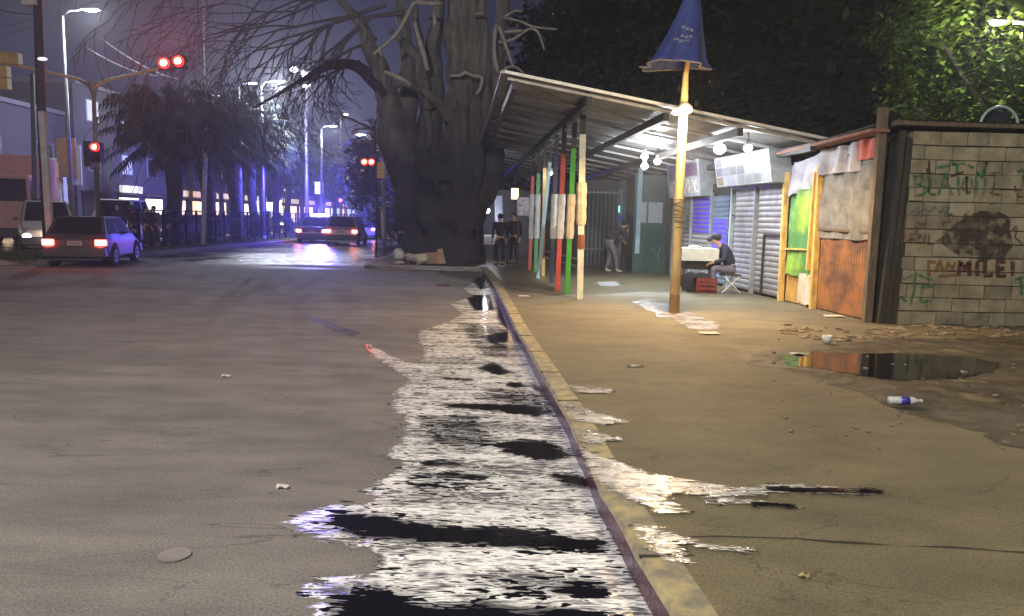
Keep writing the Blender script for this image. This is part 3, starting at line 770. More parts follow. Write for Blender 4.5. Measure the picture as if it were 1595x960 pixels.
# shack with green tarpaulin
M_GREEN = mat('green_tarpaulin', (.26, .42, .04), .6, col2=(.06, .20, .06), scale=1.2, contrast=(.42, .56), bump=.3)
M_BANNER = mat('white_banner_cloth', (.42, .42, .47), .6, col2=(.24, .24, .31), scale=2.5, contrast=(.4, .6))
M_TIN = mat('orange_rusty_tin', (.34, .16, .07), .6, .2, col2=(.13, .075, .06), scale=2.2, bump=.3, contrast=(.38, .6))
M_SACK = mat('grey_sacking', (.21, .225, .24), .9, col2=(.10, .11, .12), scale=5, bump=.5)
M_OCHRE = mat('ochre_plastic', (.50, .30, .08), .6, col2=(.28, .17, .05), scale=3)
y1 = wall_pl.y
yg0, yg1 = 13.55, 14.75
stC = thing('shack', SP(14.2, PZ), 'makeshift shack front with ragged green tarpaulin between yellow timber posts', 'shack', 'makeshift shacks beside the block wall')
shell(yg0, 14.72, 2.7, stC)
sheet(yg0 + .05, yg1 - .05, PZ + .02, 1.15, 'lower_panel', M_OCHRE, stC, o=.0, wav=.05, seed=2)
sheet(yg0 + .1, yg1 - .1, PZ + .55, 2.42, 'green_tarp', M_GREEN, stC, o=.05, wav=.06, seed=5, ragged=.05, z1b=2.25)
sheet(yg0 - .05, yg1 + .0, 2.35, 2.95, 'banner', M_BANNER, stC, o=.07, wav=.07, seed=9, ragged=.10, z1b=2.8, z0b=2.22)
sheet(yg0 + .05, yg0 + .45, PZ + .05, PZ + .62, 'white_scrap', mat('white_scrap', (.62, .56, .50), .7), stC, o=.09, wav=.05, seed=3, ragged=.1)
for yy, w in ((14.78, .10), (13.52, .10)):
    mb = MB(); mb.beam(SP(yy, PZ, .06), SP(yy + .03, 2.75, .09), w); mb.build('post', M_YELLOW, stC)
mb = MB(); mb.beam(SP(13.66, PZ + .7, .1), SP(13.62, 2.6, .1), .12, .05); mb.build('plank', M_YELLOW, stC)
mb = MB(); mb.beam(SP(14.7, 1.17, .08), SP(13.5, 1.2, .08), .05, .03); mb.build('rail', M_YELLOW, stC)
stD = thing('shack', SP(12.8, PZ), 'makeshift shack front of rusty orange tin under grey sacking and red cloth', 'shack', 'makeshift shacks beside the block wall')
yd1 = 13.48; yd0 = y1 + .16
shell(yd0, yd1, 2.85, stD)
tin(yd0, yd1, PZ + .02, 1.55, 'tin_sheet', M_TIN, stD, o=.0)
sheet(yd0, yd1, 1.42, 2.85, 'grey_sacking', M_SACK, stD, o=.05, wav=.07, seed=12, ragged=.05)
sheet(yd0 + .55, yd1, 2.55, 3.0, 'banner', M_BANNER, stD, o=.10, wav=.08, seed=19, ragged=.12)
sheet(yd0, yd0 + .62, 2.72, 3.04, 'red_cloth', mat('red_cloth', (.55, .10, .06), .7), stD, o=.11, wav=.05, seed=22, ragged=.05)
mb = MB(); mb.beam(SP(yd0 - .0, PZ, .08), D(1376, 168, y1), .12); mb.build('post', M_WOOD, stD)
mb = MB(); mb.beam(SP(yd0 + .05, 1.55, .06), SP(yd1, 1.58, .06), .04); mb.build('rail', M_WOOD, stD)
for i in range(3):
    p0 = Vector((wall_pl.x + .10 + .1 * i, y1 + .02 + .02 * i, PZ)); mb = MB(); mb.beam(p0, p0 + Vector((.10 + .02 * i, 0, 3.0 - .1 * i)), .09); mb.build('timber', M_WOODD, stD)
mb = MB(); mb.box((wall_pl.x + .3, y1 + .30, PZ + 1.5), (.55, .2, 2.95)); mb.build('black_plastic', mat('black_plastic_sheet', (.02, .02, .024), .35, bump=1, bscale=6), stD)
# roof planks over the shacks
rf = MB(); rf.beam(SP(15.2, 3.0, .2), D(1372, 203, y1 - .1), .30, .05); rf.build('roof_plank', mat('reddish_plank', (.26, .12, .08), .8), stD)
rf = MB(); a, b, c_ = SP(15.3, 3.02, .3), SP(y1 + .1, 3.22, .25), SP(y1 + .1, 3.1, -2.6)
rf.plate([a, b, c_, SP(15.3, 2.95, -2.6)], .03); rf.build('roof_sheet', M_WOODD, stD)

# green kiosk, end of the row
yk = 22.3; k0 = D(986, 424, yk).x; k1 = D(1040, 424, yk).x
kio = thing('kiosk', (k0, yk, PZ), 'dark green metal kiosk with two paper notices at the end of the stall row', 'kiosk')
kk = G(1000, 424, PZ); yk = kk.y; k0 = D(984, 424, yk).x; k1 = D(1038, 424, yk).x; kio.location = (k0, yk, PZ)
M_KG = mat('dark_green_paint', (.018, .075, .062), .45, col2=(.012, .05, .045), scale=2)
mb = MB(); mb.box(((k0 + k1) / 2, yk + 1, PZ + 1.45), (k1 - k0, 2, 2.9)); mb.build('body', M_KG, kio)
zt, zb = D(1000, 315, yk).z, D(1000, 347, yk).z
for xa, xb in ((996, 1007), (1010, 1032)):
    a, b = D(xa, 330, yk).x, D(xb, 330, yk).x
    mb = MB(); mb.box(((a + b) / 2, yk - .01, (zt + zb) / 2), (b - a, .012, zt - zb)); pn = mb.build('notice', mat('newsprint', (.50, .52, .54), .8, col2=(.34, .36, .38), scale=30, contrast=(.42, .58)), kio)
    if xa == 996: pn['label'] = 'narrow paper notice'
mb = MB(); mb.ribbon([D(1013, 392, yk), D(1018, 384, yk), D(1020, 396, yk)], .03, (0, -1, 0)); mb.ribbon([D(1024, 384, yk), D(1029, 386, yk), D(1024, 398, yk), D(1026, 406, yk)], .03, (0, -1, 0)); mb.build('scrawl', mat('faded_chalk', (.12, .22, .22), .8), kio)
a = D(992, 395, yk - .05); b = D(998, 262, yk - .05)
mb = MB(); mb.beam(a, b, .13, .06); mb.build('pale_trim', mat('pale_blue_paint', (.40, .58, .66), .6), kio)
mb = MB(); mb.beam(D(1043, 425, yk - .12), D(1045, 270, yk - .12), .16, .12); mb.build('brown_post', M_WOOD, kio)

# dark stalls behind, closed with bars
bk = G(930, 420, PZ).y + .8
kb = thing('barred_stall', (D(930, 420, bk).x, bk, PZ), 'dark closed stall behind vertical metal bars left of the bent man', 'market stall')
xa, xb = D(905, 400, bk).x, D(962, 400, bk).x
mb = MB(); mb.box(((xa + xb) / 2, bk + .8, PZ + 1.4), (xb - xa, 1.4, 2.8)); mb.build('body', mat('slate_panel', (.05, .055, .065), .6), kb)
for i in range(9):
    x = xa + (xb - xa) * (i + .5) / 9
    mb = MB(); mb.tube([(x, bk - .03, PZ + .05), (x, bk - .03, PZ + 2.5)], .028, 6); mb.build('bar', mat('bar_metal', (.16, .18, .2), .5, .5), kb)
for z in (.6, 2.4):
    mb = MB(); mb.beam((xa, bk - .06, PZ + z), (xb, bk - .06, PZ + z), .05); mb.build('rail', MATS['bar_metal'], kb)
kb2 = thing('panelled_stall', (D(975, 420, bk).x, bk + .1, PZ), 'stall with blue grey panels and teal lit strip behind the bent man', 'market stall')
xc = D(990, 400, bk).x
mb = MB(); mb.box(((xb + xc) / 2, bk + .9, PZ + 1.4), (xc - xb, 1.4, 2.8)); mb.build('body', mat('blue_grey_panel', (.10, .12, .15), .6), kb2)
for i, cc in enumerate(((.22, .26, .3), (.10, .16, .2), (.24, .24, .28), (.16, .24, .3))):
    x = xb + (xc - xb) * (i + .5) / 4
    mb = MB(); mb.box((x, bk + .17, PZ + 1.55), (.10, .05, 2.0)); mb.build('panel_strip', mat('strip_tone_' + 'abcd'[i], cc, .6), kb2)
mb = MB(); p = D(964, 326, bk + .1); mb.box(p, (.05, .04, .22)); mb.build('lit_strip', glow('teal_glow', (.2, .9, .8), 1.6), kb2)
mb = MB(); p = D(966, 342, bk + .1); mb.box(p, (.16, .04, .2)); mb.build('blue_panel', mat('blue_panel', (.05, .10, .5), .5), kb2)
mb = MB(); mb.box(((xb + xc) / 2 + .1, bk + .05, PZ + .45), (xc - xb - .1, .2, .9)); mb.build('low_counter', mat('brown_counter', (.10, .075, .06), .7), kb2)

# ------------------------------------------------------------------ canopy
M_ROOF = mat('roof_sheet_galvanised', (.32, .33, .35), .38, .75, col2=(.20, .19, .19), scale=1.6, rough2=.5)
M_RAFT = mat('rafter_dark', (.05, .048, .05), .6, .3)
M_BAT = mat('batten_pale', (.40, .39, .38), .5, .3)
def roofpt(u, v, dz=0.0):
    """u: 0 street eave .. 1 stall side, v: metres along the street"""
    a = Vector((-.22, 13.0, 4.12)); b = Vector((6.1, 13.35, 3.05))
    p = a.lerp(b, u); d = Vector((-.075, 1, 0))
    return p + d * v + Vector((0, 0, dz))
can = thing('market_canopy', (2.6, 16, PZ), 'long lean-to canopy of corrugated metal sheets on coloured posts over the pavement', 'canopy')
VL = 24.0
def roofpanel(v0, v1, parent, drop=0.0, seed=0):
    mb = MB(); per = .15; n = int((v1 - v0) / per * 6); prev = None
    for i in range(n + 1):
        v = v0 + (v1 - v0) * i / n; a = .02 * math.sin(2 * math.pi * i / 6)
        row = [roofpt(u, v, a + drop) for u in (0, .33, .66, 1.0)]
        if prev:
            for k in range(3): mb.add([prev[k], prev[k + 1], row[k + 1], row[k]], [(0, 1, 2, 3)])
        prev = row
    return mb.build('roof_sheet', M_ROOF, parent, smooth=True)
v = 0
for i in range(8):
    v1_ = min(VL, v + 3.0); roofpanel(v, v1_ + .03, can, drop=.012 * (i % 2)); v = v1_
for k in range(17):
    v = .12 + k * 1.42
    mb = MB(); a, b = roofpt(0.01, v, -.07), roofpt(.99, v, -.07); mb.beam(a, b, .07, .05); mb.build('batten', M_BAT, can)
for k, u in enumerate((.03, .235, .45, .66, .87)):
    mb = MB(); mb.beam(roofpt(u, .05, -.17), roofpt(u, VL, -.17), .10, .14); mb.build('rafter', M_RAFT, can)
mb = MB(); mb.beam(roofpt(0, -.02, .005), roofpt(.94, -.02, .005), .05, .05); mb.build('verge_trim', mat('bright_trim', (.75, .74, .72), .35, .3), can)
mb = MB(); mb.tube([roofpt(-.005, .0, .0), roofpt(-.005, VL, .0)], .03, 6); mb.build('eave_edge', M_BAT, can)
# coloured posts
posts = [((903, 466), (909, 150), (.58, .60, .52), 'white post with taped paper, nearest', .115), ((883, 458), (896, 175), (.04, .32, .02), 'bright green post', .10),
         ((868, 452), (880, 190), (.52, .06, .04), 'red post with white paper sleeve', .10), ((859, 441), (868, 200), (.06, .06, .13), 'navy post', .10),
         ((838, 433), (860, 215), (.36, .50, .55), 'pale blue leaning post', .09), ((846, 430), (849, 225), (.55, .36, .12), 'ochre post', .09),
         ((834, 424), (840, 235), (.10, .34, .12), 'green post with pale wrapping', .10), ((825, 420), (831, 245), (.60, .12, .06), 'orange red post', .09)]
for (bp_, tp_, c, lb, w) in posts:
    a = G(bp_[0], bp_[1], PZ); u = .235
    # top meets the beam
    tgt = D(tp_[0], tp_[1], a.y)
    t_ = Vector((tgt.x, a.y, roofpt(0, 0).z - .17 - (tgt.x - (-.22 - .075 * (a.y - 13))) * (1.07 / 6.32) - .07))
    cn = 'post_paint_%d%d%d' % tuple(int(x * 99) for x in c)
    mb = MB(); zc = D(*( (tp_[0], {'white': 210, 'brigh': 232, 'red p': 240, 'navy ': 240, 'pale ': 253, 'ochre': 262, 'green': 270, 'orang': 275}[lb[:5]])), a.y).z
    mid_ = a.lerp(t_, (zc - a.z) / (t_.z - a.z))
    mb.beam(a, mid_, w); mb.mi = 1; mb.beam(mid_, t_, w * .95)
    po = mb.build('post', [mat(cn, c, .6, col2=tuple(x * .7 for x in c), scale=5), M_WOODD], can); po['label'] = lb
    if lb[:4] in ('whit', 'brig', 'red ', 'navy', 'gree', 'oran'):
        pc = (.55, .47, .33) if lb[:4] in ('whit', 'brig') else (.58, .58, .58)
        z0_, z1_ = D(tp_[0], 372, a.y).z, D(tp_[0], 303, a.y).z
        if lb[:4] == 'whit': z0_, z1_ = D(903, 350, a.y).z, D(903, 285, a.y).z
        p0 = a.lerp(t_, (z0_ - a.z) / (t_.z - a.z)); p1 = a.lerp(t_, (z1_ - a.z) / (t_.z - a.z))
        mb = MB(); pts = [p0.lerp(p1, k / 6) for k in range(7)]
        mb.tube(pts, [w * (.80 + .10 * (k % 2)) for k in range(7)], 8)
        mb.build('paper_wrap', mat('taped_paper_%d' % int(pc[2] * 100), pc, .7, col2=tuple(x * .7 for x in pc), scale=9, bump=.5), po)
wp = a
mb = MB(); zz = D(903, 385, 14.3).z
# rusty band on the white post
a = G(903, 466, PZ); t_ = D(909, 150, a.y)
p0 = a.lerp(t_, .255); p1 = a.lerp(t_, .325)
mb = MB(); mb.tube([p0, p1], [.084, .082], 8); ob = mb.build('rust_band', mat('rust_brown', (.20, .075, .03), .8), can)
# diagonal brace cable under the eave, panels and rails between posts
mb = MB(); mb.tube([D(912, 172, 14.2), D(872, 212, 16.5), D(830, 250, 21.5)], .028, 6); mb.build('brace', M_BAT, can)
ra, rb = G(900, 456, PZ), G(838, 428, PZ)
rl = thing('railing', (ra.x, ra.y, PZ), 'low railing with dark grey panel between the coloured posts', 'railing')
mb = MB(); dz = Vector((0, 0, .95)); hh = Vector((0, 0, .55))
mb.plate([ra + hh + Vector((.1, .3, 0)), rb + hh + Vector((.1, 0, 0)), rb + hh + dz + Vector((.1, 0, 0)), ra + hh + dz + Vector((.1, .3, 0))], .03); mb.build('panel', mat('dark_grey_panel', (.07, .07, .08), .7), rl)
for z in (.52, .68):
    mb = MB(); mb.beam(ra + Vector((.05, .3, z)), rb + Vector((.05, 0, z)), .035); mb.build('rail', M_BAT, rl)
mb = MB(); mb.beam(ra + Vector((.1, 1.2, 0)), ra + Vector((.1, 1.2, 1.5)), .05); mb.build('leg', M_RAFT, rl)
mb = MB(); mb.beam(rb + Vector((.1, .1, 0)), rb + Vector((.1, .1, 1.5)), .05); mb.build('leg', M_RAFT, rl)

# hanging bulbs
def bulb(p, power, label, col=(.92, .96, 1.0), r=.085, drop=None):
    t = thing('ceiling_bulb', tuple(p), label, 'light bulb', 'bare bulbs under the canopy')
    mb = MB(); mb.ball(p, r, 12, (1, 1, .8)); mb.build('bulb', glow('bulb_white', (.95, .97, 1), 28), t, smooth=True)
    mb = MB(); mb.tube([p + Vector((0, 0, r * .7)), p + Vector((0, 0, r + .08))], [.04, .045], 8); mb.build('socket', M_HEAD, t)
    mb = MB(); mb.tube([p + Vector((0, 0, r + .08)), p + Vector((0, 0, r + (drop or .3)))], .008, 5); mb.build('wire', M_RAFT, t)
    lamp('bulb_light', p - Vector((0, 0, r + .03)), col, power * .8, t, .06)
    if power > 55: lamp('bulb_light', p - Vector((0, 0, r + .03)), col, power * 2.2, t, .06, 'SPOT', (0, 0, 0), R(130), .8)
bulb(D(1025, 222, 16.8), 130, 'bare white bulb hanging highest in the cluster of four left of the yellow post')
bulb(D(1004, 244, 17.6), 110, 'upper of the two stacked bare white bulbs farthest left under the canopy')
bulb(D(1004, 259, 18.0), 100, 'lower of the two stacked bare white bulbs farthest left under the canopy')
bulb(D(1024, 252, 18.4), 100, 'bare white bulb just left of the yellow post, below the highest one')
bulb(D(1121, 232, 14.9), 80, 'largest bare white bulb hanging right of the yellow post above the shutters', r=.12)
bulb(D(1165, 231, 14.1), 60, 'bare white bulb in front of the tiled signboard')
bulb(D(858, 243 + 27, 19.5), 10, 'small white bulb among the coloured posts', r=.05)
bulb(D(772, 276, 27), 12, 'small white lamp under the far end of the canopy', r=.08)

# ------------------------------------------------------------------ yellow lamp post with tied parasol
yp = G(1050, 488, PZ); yl = yp.y
M_POSTY = mat('cream_yellow_paint', (.62, .47, .22), .6, col2=(.46, .30, .12), scale=5, stretch=(1, 1, .5), contrast=(.38, .55), bump=.3)
lp = thing('lamp_post', tuple(yp), 'cream yellow wooden post bound with rope carrying a glowing orange lamp', 'lamp post')
mid = [D(1050, 487, yl), D(1054, 400, yl), D(1058, 300, yl), D(1064, 185, yl), D(1068, 118, yl), D(1076, 60, yl), D(1084, -10, yl)]
mid[0] = yp
mb = MB(); mb.tube(mid, [.082, .08, .078, .075, .045, .035, .03], 12); mb.build('post', M_POSTY, lp, smooth=True)
mb = MB()
for k in range(9):
    p = D(1057 + .1 * k, 312 + k * 5.2 + random.uniform(-2, 2), yl); pts = []
    tl = random.uniform(-.03, .03)
    for j in range(13):
        a = j * math.pi / 6; pts.append(p + Vector((.088 * math.cos(a), .088 * math.sin(a), tl * math.cos(a))))
    mb.tube(pts, .009, 5, cap=False)
mb.build('rope_binding', mat('dark_twine', (.10, .08, .06), .9), lp)
mb = MB(); p = D(1051, 460, yl); mb.tube([p + Vector((0, 0, -.30)), p + Vector((0, 0, .02))], [.087, .086], 12); mb.build('brown_foot', mat('brown_stain', (.30, .16, .06), .8), lp)
pl = D(1066, 170, yl - .12)
mb = MB(); mb.lathe(pl, [(.06, .10), (.13, .03), (.14, 0), (.05, .0)], 14); lsh = mb.build('lamp_shade', M_HEAD, lp, smooth=True)
mb = MB(); mb.ball(pl + Vector((0, 0, -.02)), .11, 12, (1.15, 1, .55)); mb.build('bulb', glow('sodium_bulb', (1, .66, .25), 60), lsh, smooth=True)
mb = MB(); mb.ball(pl + Vector((-.13, 0, -.06)), .055, 10, (1.2, 1, .7)); mb.build('bulb', MATS['sodium_bulb'], lsh, smooth=True)
lamp('lamp_light', pl + Vector((-.02, -.05, -.10)), (1.0, .64, .30), 1500, lp, .08, 'SPOT', (0, 0, 0), R(162), .35)
lamp('lamp_light', pl + Vector((0, -.3, .0)), (1.0, .60, .22), 45, lp, .08)

T_ = D(1084, -42, yl); B_ = D(1052, 104, yl)
ps = thing('closed_parasol', tuple(B_), 'folded dark blue parasol cloth with pale rim tied to the top of the yellow post', 'parasol')
def pcone(u, a, off=0):
    """u 0 top..1 rim"""
    c = T_.lerp(B_, u); r = .055 + .40 * u ** 1.25 + (.06 * max(0, u - .9) * 10 * .9)
    fold = 1 + .14 * u * math.sin(a * 5 + 1) + .06 * u * math.sin(a * 11)
    p = c + Vector((math.cos(a) * (r * fold + off) , math.sin(a) * (r * .75 * fold + off), -.035 * u * math.sin(a * 2 + 2.4)))
    p.x += .14 * (1 - u) * u
    return p
mb = MB(); n = 60; rows = 22; vs = [pcone(i / rows, 2 * math.pi * k / n) for i in range(rows + 1) for k in range(n)]
fs = [(i * n + k, (i + 1) * n + k, (i + 1) * n + (k + 1) % n, i * n + (k + 1) % n) for i in range(rows) for k in range(n)]
mb.add(vs, fs); pc_ = mb.build('cloth', mat('navy_cloth', (.035, .055, .24), .7, col2=(.025, .035, .16), scale=3), ps, smooth=True)
so = pc_.modifiers.new('thick', 'SOLIDIFY'); so.thickness = .006
mb = MB(); mb.tube([pcone(1, 2 * math.pi * k / n) for k in range(n + 1)], .014, 5, cap=False); mb.tube([pcone(1, math.pi), pcone(1, math.pi) + Vector((-.14, 0, .01))], .012, 5)
mb.build('rim', mat('pale_fringe', (.20, .20, .24), .8), ps)
mb = MB(); mb.lathe(T_ + Vector((.03, 0, .05)), [(.02, .16), (.08, .1), (.085, 0), (.07, -.06)], 14); mb.build('tip_cap', mat('grey_cap', (.4, .4, .42), .7), ps)
mb = MB()
def onc(u, a): return pcone(u, a, .012)
rows_ = [(.62, [(-1.95, -1.75, .0), (-1.7, -1.45, .02), (-1.4, -1.3, .03)]), (.72, [(-1.85, -1.7, .0), (-1.62, -1.5, .01), (-1.45, -1.3, .0)]), (.77, [(-2.1, -1.9, -.01), (-1.85, -1.65, .01), (-1.6, -1.42, .0)])]
for u, sg in rows_:
    for a0, a1, du in sg:
        pts = [onc(u + du + .018 * math.sin(k * 2.2), a0 + (a1 - a0) * k / 6) for k in range(7)]
        mb.tube(pts, .008, 4)
mb.build('lettering', mat('faded_white_print', (.42, .42, .5), .8), pc_)

# ------------------------------------------------------------------ people
def skin_mesh(name, chains, mt, parent, sub=1, root=0):
    """chains: list of [(point, radius)...]; a chain whose first point equals an existing one joins it"""
    vs, es, rs = [], [], []
    def idx(p, r):
        for i, v in enumerate(vs):
            if (v - p).length < 1e-4: return i
        vs.append(p.copy()); rs.append(r); return len(vs) - 1
    for ch in chains:
        prev = None
        for p, r in ch:
            i = idx(Vector(p), r)
            if prev is not None and prev != i: es.append((prev, i))
            prev = i
    me = bpy.data.meshes.new(name); org = wl(parent)
    me.from_pydata([tuple(v) for v in vs], es, [])
    o = bpy.data.objects.new(name, me); COL.objects.link(o)
    sk = o.modifiers.new('skin', 'SKIN'); sk.use_smooth_shade = True
    for i, r in enumerate(rs):
        rr = r if hasattr(r, '__len__') else (r, r)
        me.skin_vertices[0].data[i].radius = rr
        me.skin_vertices[0].data[i].use_root = (i == root)
    sb_ = o.modifiers.new('sub', 'SUBSURF'); sb_.levels = sub; sb_.render_levels = sub
    dg = bpy.context.evaluated_depsgraph_get(); nm = bpy.data.meshes.new_from_object(o.evaluated_get(dg))
    bpy.data.objects.remove(o)
    nm.materials.clear(); nm.materials.append(mt)
    nm.polygons.foreach_set('use_smooth', [True] * len(nm.polygons))
    o = bpy.data.objects.new(name, nm); COL.objects.link(o); o.parent = parent
    return o
M_SKIN = mat('skin', (.50, .28, .19), .6, col2=(.42, .22, .15), scale=8)
STAND = dict(pelvis=(0, 0, .93), waist=(0, 0, 1.08), chest=(0, 0, 1.30), neck=(0, .0, 1.47), head=(0, .03, 1.60), crown=(0, .02, 1.70),
             sL=(-.19, 0, 1.40), eL=(-.25, -.02, 1.12), hL=(-.25, .06, .88), sR=(.19, 0, 1.40), eR=(.25, -.02, 1.12), hR=(.25, .06, .88),
             kL=(-.11, .03, .50), aL=(-.12, -.02, .09), kR=(.11, .03, .50), aR=(.12, -.02, .09))
def person(loc, rz, pose, label, group, top, low, hair, hat=None, shoe=(.03, .03, .035), sc=1.0, short=False):
    J = dict(STAND); J.update(pose); J = {k: Vector(v) * sc for k, v in J.items()}
    t = thing('person', (0, 0, 0), label, 'person', group)
    def hip(s): return J['pelvis'] + Vector((.10 * s * sc, 0, -.05))
    ch = [[(J['pelvis'], .085), (J['waist'], .085), (J['chest'], .10), (J['neck'] - Vector((0, 0, .04)), .065), (J['neck'], .052), (J['head'] - Vector((0, 0, .06)), .066), (J['head'], .086), (J['crown'], .062)]]
    fw = (J['head'] - J['neck']); f2 = J.get('face', Vector((0, 1, 0))) if 'face' not in pose else Vector(pose['face'])
    ch.append([(J['head'], .086), (J['head'] + f2 * .095 - Vector((0, 0, .01)), .018), (J['head'] + f2 * .12 - Vector((0, 0, .03)), .010)])
    for s, sh_, el, ha, kn, an in ((-1, 'sL', 'eL', 'hL', 'kL', 'aL'), (1, 'sR', 'eR', 'hR', 'kR', 'aR')):
        ch.append([(J['chest'], .10), (J[sh_], .045), (J[el], .042), (J[ha], .027)])
        d = (J[ha] - J[el]).normalized(); sd = d.cross(Vector((0, 1, .2))).normalized()
        palm = J[ha] + d * .06; ch.append([(J[ha], .027), (palm, (.036, .022))])
        for k in range(4):
            o_ = sd * ((k - 1.5) * .019); L = (.062, .075, .07, .055)[k]
            ch.append([(palm, (.036, .022)), (palm + d * .03 + o_, .010), (palm + d * (.03 + L * .55) + o_ + Vector((0, 0, -.006)), .0085), (palm + d * (.03 + L) + o_ + Vector((0, 0, -.02)), .007)])
        ch.append([(J[ha] + d * .02, .025), (J[ha] + d * .04 - sd * .035 * s, .011), (J[ha] + d * .08 - sd * .045 * s, .009)]) if False else None
        ch[-1] = ch[-1] if ch[-1] else ch[-2]
        ch.append([(palm, (.036, .022)), (palm + sd * .04 * -s - d * .005, .011), (palm + sd * .052 * -s + d * .03, .009)])
        ch.append([(J['pelvis'], .085), (hip(s), .075), (J[kn], .05), (J[an], .038)])
        toe = J.get('toe' + sh_[1], None)
        fd = Vector((0, 1, 0)) if toe is None else toe
        ch.append([(J[an], .038), (J[an] + Vector((0, 0, -.05)) + fd * .06, .035), (J[an] + Vector((0, 0, -.062)) + fd * .17, .026)])
    ch = [c for c in ch if c]
    skin_mesh('body', ch, M_SKIN, t)
    mt = mat('cloth_%02d%02d%02d' % tuple(int(c * 99) for c in top), top, .85, col2=tuple(c * .7 for c in top), scale=7, bump=.3)
    ml_ = mat('cloth_%02d%02d%02d' % tuple(int(c * 99) for c in low), low, .85, col2=tuple(c * .7 for c in low), scale=7, bump=.3)
    c2 = [[(J['pelvis'] + (J['waist'] - J['pelvis']) * .1, .145), (J['waist'], .14), (J['chest'], .155), (J['neck'] - Vector((0, 0, .05)), .078)]]
    for sh_, el, ha in (('sL', 'eL', 'hL'), ('sR', 'eR', 'hR')):
        if short: c2.append([(J['chest'], .155), (J[sh_], .072), (J[sh_].lerp(J[el], .85), .062)])
        else: c2.append([(J['chest'], .155), (J[sh_], .072), (J[el], .056), (J[ha] - (J[ha] - J[el]) * .08, .040)])
    skin_mesh('jacket', c2, mt, t)
    c3 = [[(J['waist'] * .4 + J['pelvis'] * .6, .132), (J['pelvis'], .137)]]
    for s, kn, an in ((-1, 'kL', 'aL'), (1, 'kR', 'aR')):
        c3.append([(J['pelvis'], .137), (hip(s), .118), (J[kn], .076), (J[an] + Vector((0, 0, .02)), .056)])
    skin_mesh('trousers', c3, ml_, t, root=1)
    for sd_, an in (('L', 'aL'), ('R', 'aR')):
        fd = Vector((0, 1, 0)) if J.get('toe' + sd_) is None else J['toe' + sd_]
        skin_mesh('shoe', [[(J[an] + Vector((0, 0, -.02)) - fd * .03, .045), (J[an] + Vector((0, 0, -.045)) + fd * .08, .044), (J[an] + Vector((0, 0, -.055)) + fd * .18, .034)]], mat('shoe_%02d' % int(shoe[0] * 99), shoe, .6), t)
    up = (J['crown'] - J['head']).normalized()
    mb = MB(); mb.ball(J['head'] + up * .035 - f2 * .018, .104, 12, (.92, 1, .86), .10)
    if hat:
        o = mb.build('hair', mat('hair_dark', (.02, .015, .012), .7), t, smooth=True)
        mb = MB(); mb.ball(J['head'] + up * .075 - f2 * .01, .112, 14, (1, 1.05, .62)); mb.tube([J['head'] + up * .065 + f2 * .07, J['head'] + up * .05 + f2 * .19], [.075, .05], 10)
        mb.build('cap', mat('cap_cloth', hat, .8), t, smooth=True)
    else:
        mb.build('hair', mat('hair_%02d' % int(hair[0] * 99), hair, .7), t, smooth=True)
    t.location = loc; t.rotation_euler = (0, 0, rz)
    return t
# seated man, facing left (towards the cart)
sm = G(1128, 456, PZ)
sit = dict(pelvis=(0, 0, .55), waist=(0, .05, .70), chest=(0, .16, .92), neck=(0, .27, 1.07), head=(0, .36, 1.17), crown=(0, .38, 1.27), face=(0, .92, -.38),
           sL=(-.19, .18, 1.00), eL=(-.25, .20, .74), hL=(-.10, .42, .66), sR=(.19, .18, 1.00), eR=(.25, .22, .74), hR=(.10, .42, .64),
           kL=(-.13, .42, .55), aL=(-.14, .40, .09), kR=(.13, .44, .55), aR=(.13, .32, .09))
person((sm.x + .12, sm.y, PZ), R(86), sit, 'man in navy jacket, grey trousers and cap sitting hunched by the cart', None, (.012, .018, .05), (.13, .12, .16), (.02, .015, .012), hat=(.05, .05, .07))
stl = thing('folding_stool', (sm.x + .1, sm.y, PZ), 'small folding stool with white crossed legs under the seated man', 'stool')
mb = MB(); mb.box((sm.x + .1, sm.y, PZ + .40), (.38, .36, .035)); mb.build('seat', mat('stool_canvas', (.05, .05, .06), .8), stl)
for s in (-1, 1):
    for k in (-1, 1):
        mb = MB(); mb.tube([(sm.x + .1 - .17 * k, sm.y + .16 * s, PZ + .38), (sm.x + .1 + .2 * k, sm.y + .16 * s, PZ + .01)], .013, 6); mb.build('leg', mat('white_metal', (.7, .7, .72), .4), stl)
# bending man
bm2 = G(955, 424, PZ)
bend = dict(pelvis=(0, -.12, .90), waist=(0, -.04, 1.03), chest=(0, .12, 1.20), neck=(0, .26, 1.33), head=(0, .36, 1.42), crown=(0, .37, 1.53), face=(0, .9, -.43),
            sL=(-.19, .16, 1.27), eL=(-.22, .20, .98), hL=(-.14, .36, .92), sR=(.19, .16, 1.27), eR=(.22, .30, 1.04), hR=(.08, .42, 1.22),
            kL=(-.11, -.02, .48), aL=(-.12, -.14, .09), kR=(.11, .06, .48), aR=(.12, .10, .09))
person((bm2.x - .05, bm2.y - .1, PZ), R(-72), bend, 'person in dark hooded jacket and grey trousers bending forward before the dark stalls', None, (.035, .032, .045), (.13, .12, .14), (.015, .012, .01), shoe=(.4, .38, .36))
# dark figures under the canopy
for (px, py, rz, lab) in ((800, 412, R(150), 'person in black standing behind the coloured posts below the hanging poster'), (778, 414, R(20), 'person in dark clothes leaning near the far white counter')):
    p = G(px, py, PZ); person((p.x, p.y, PZ), rz, {}, lab, 'people standing under the far canopy', (.012, .012, .018), (.014, .014, .02), (.01, .01, .01), sc=1.0 if px == 800 else .97)
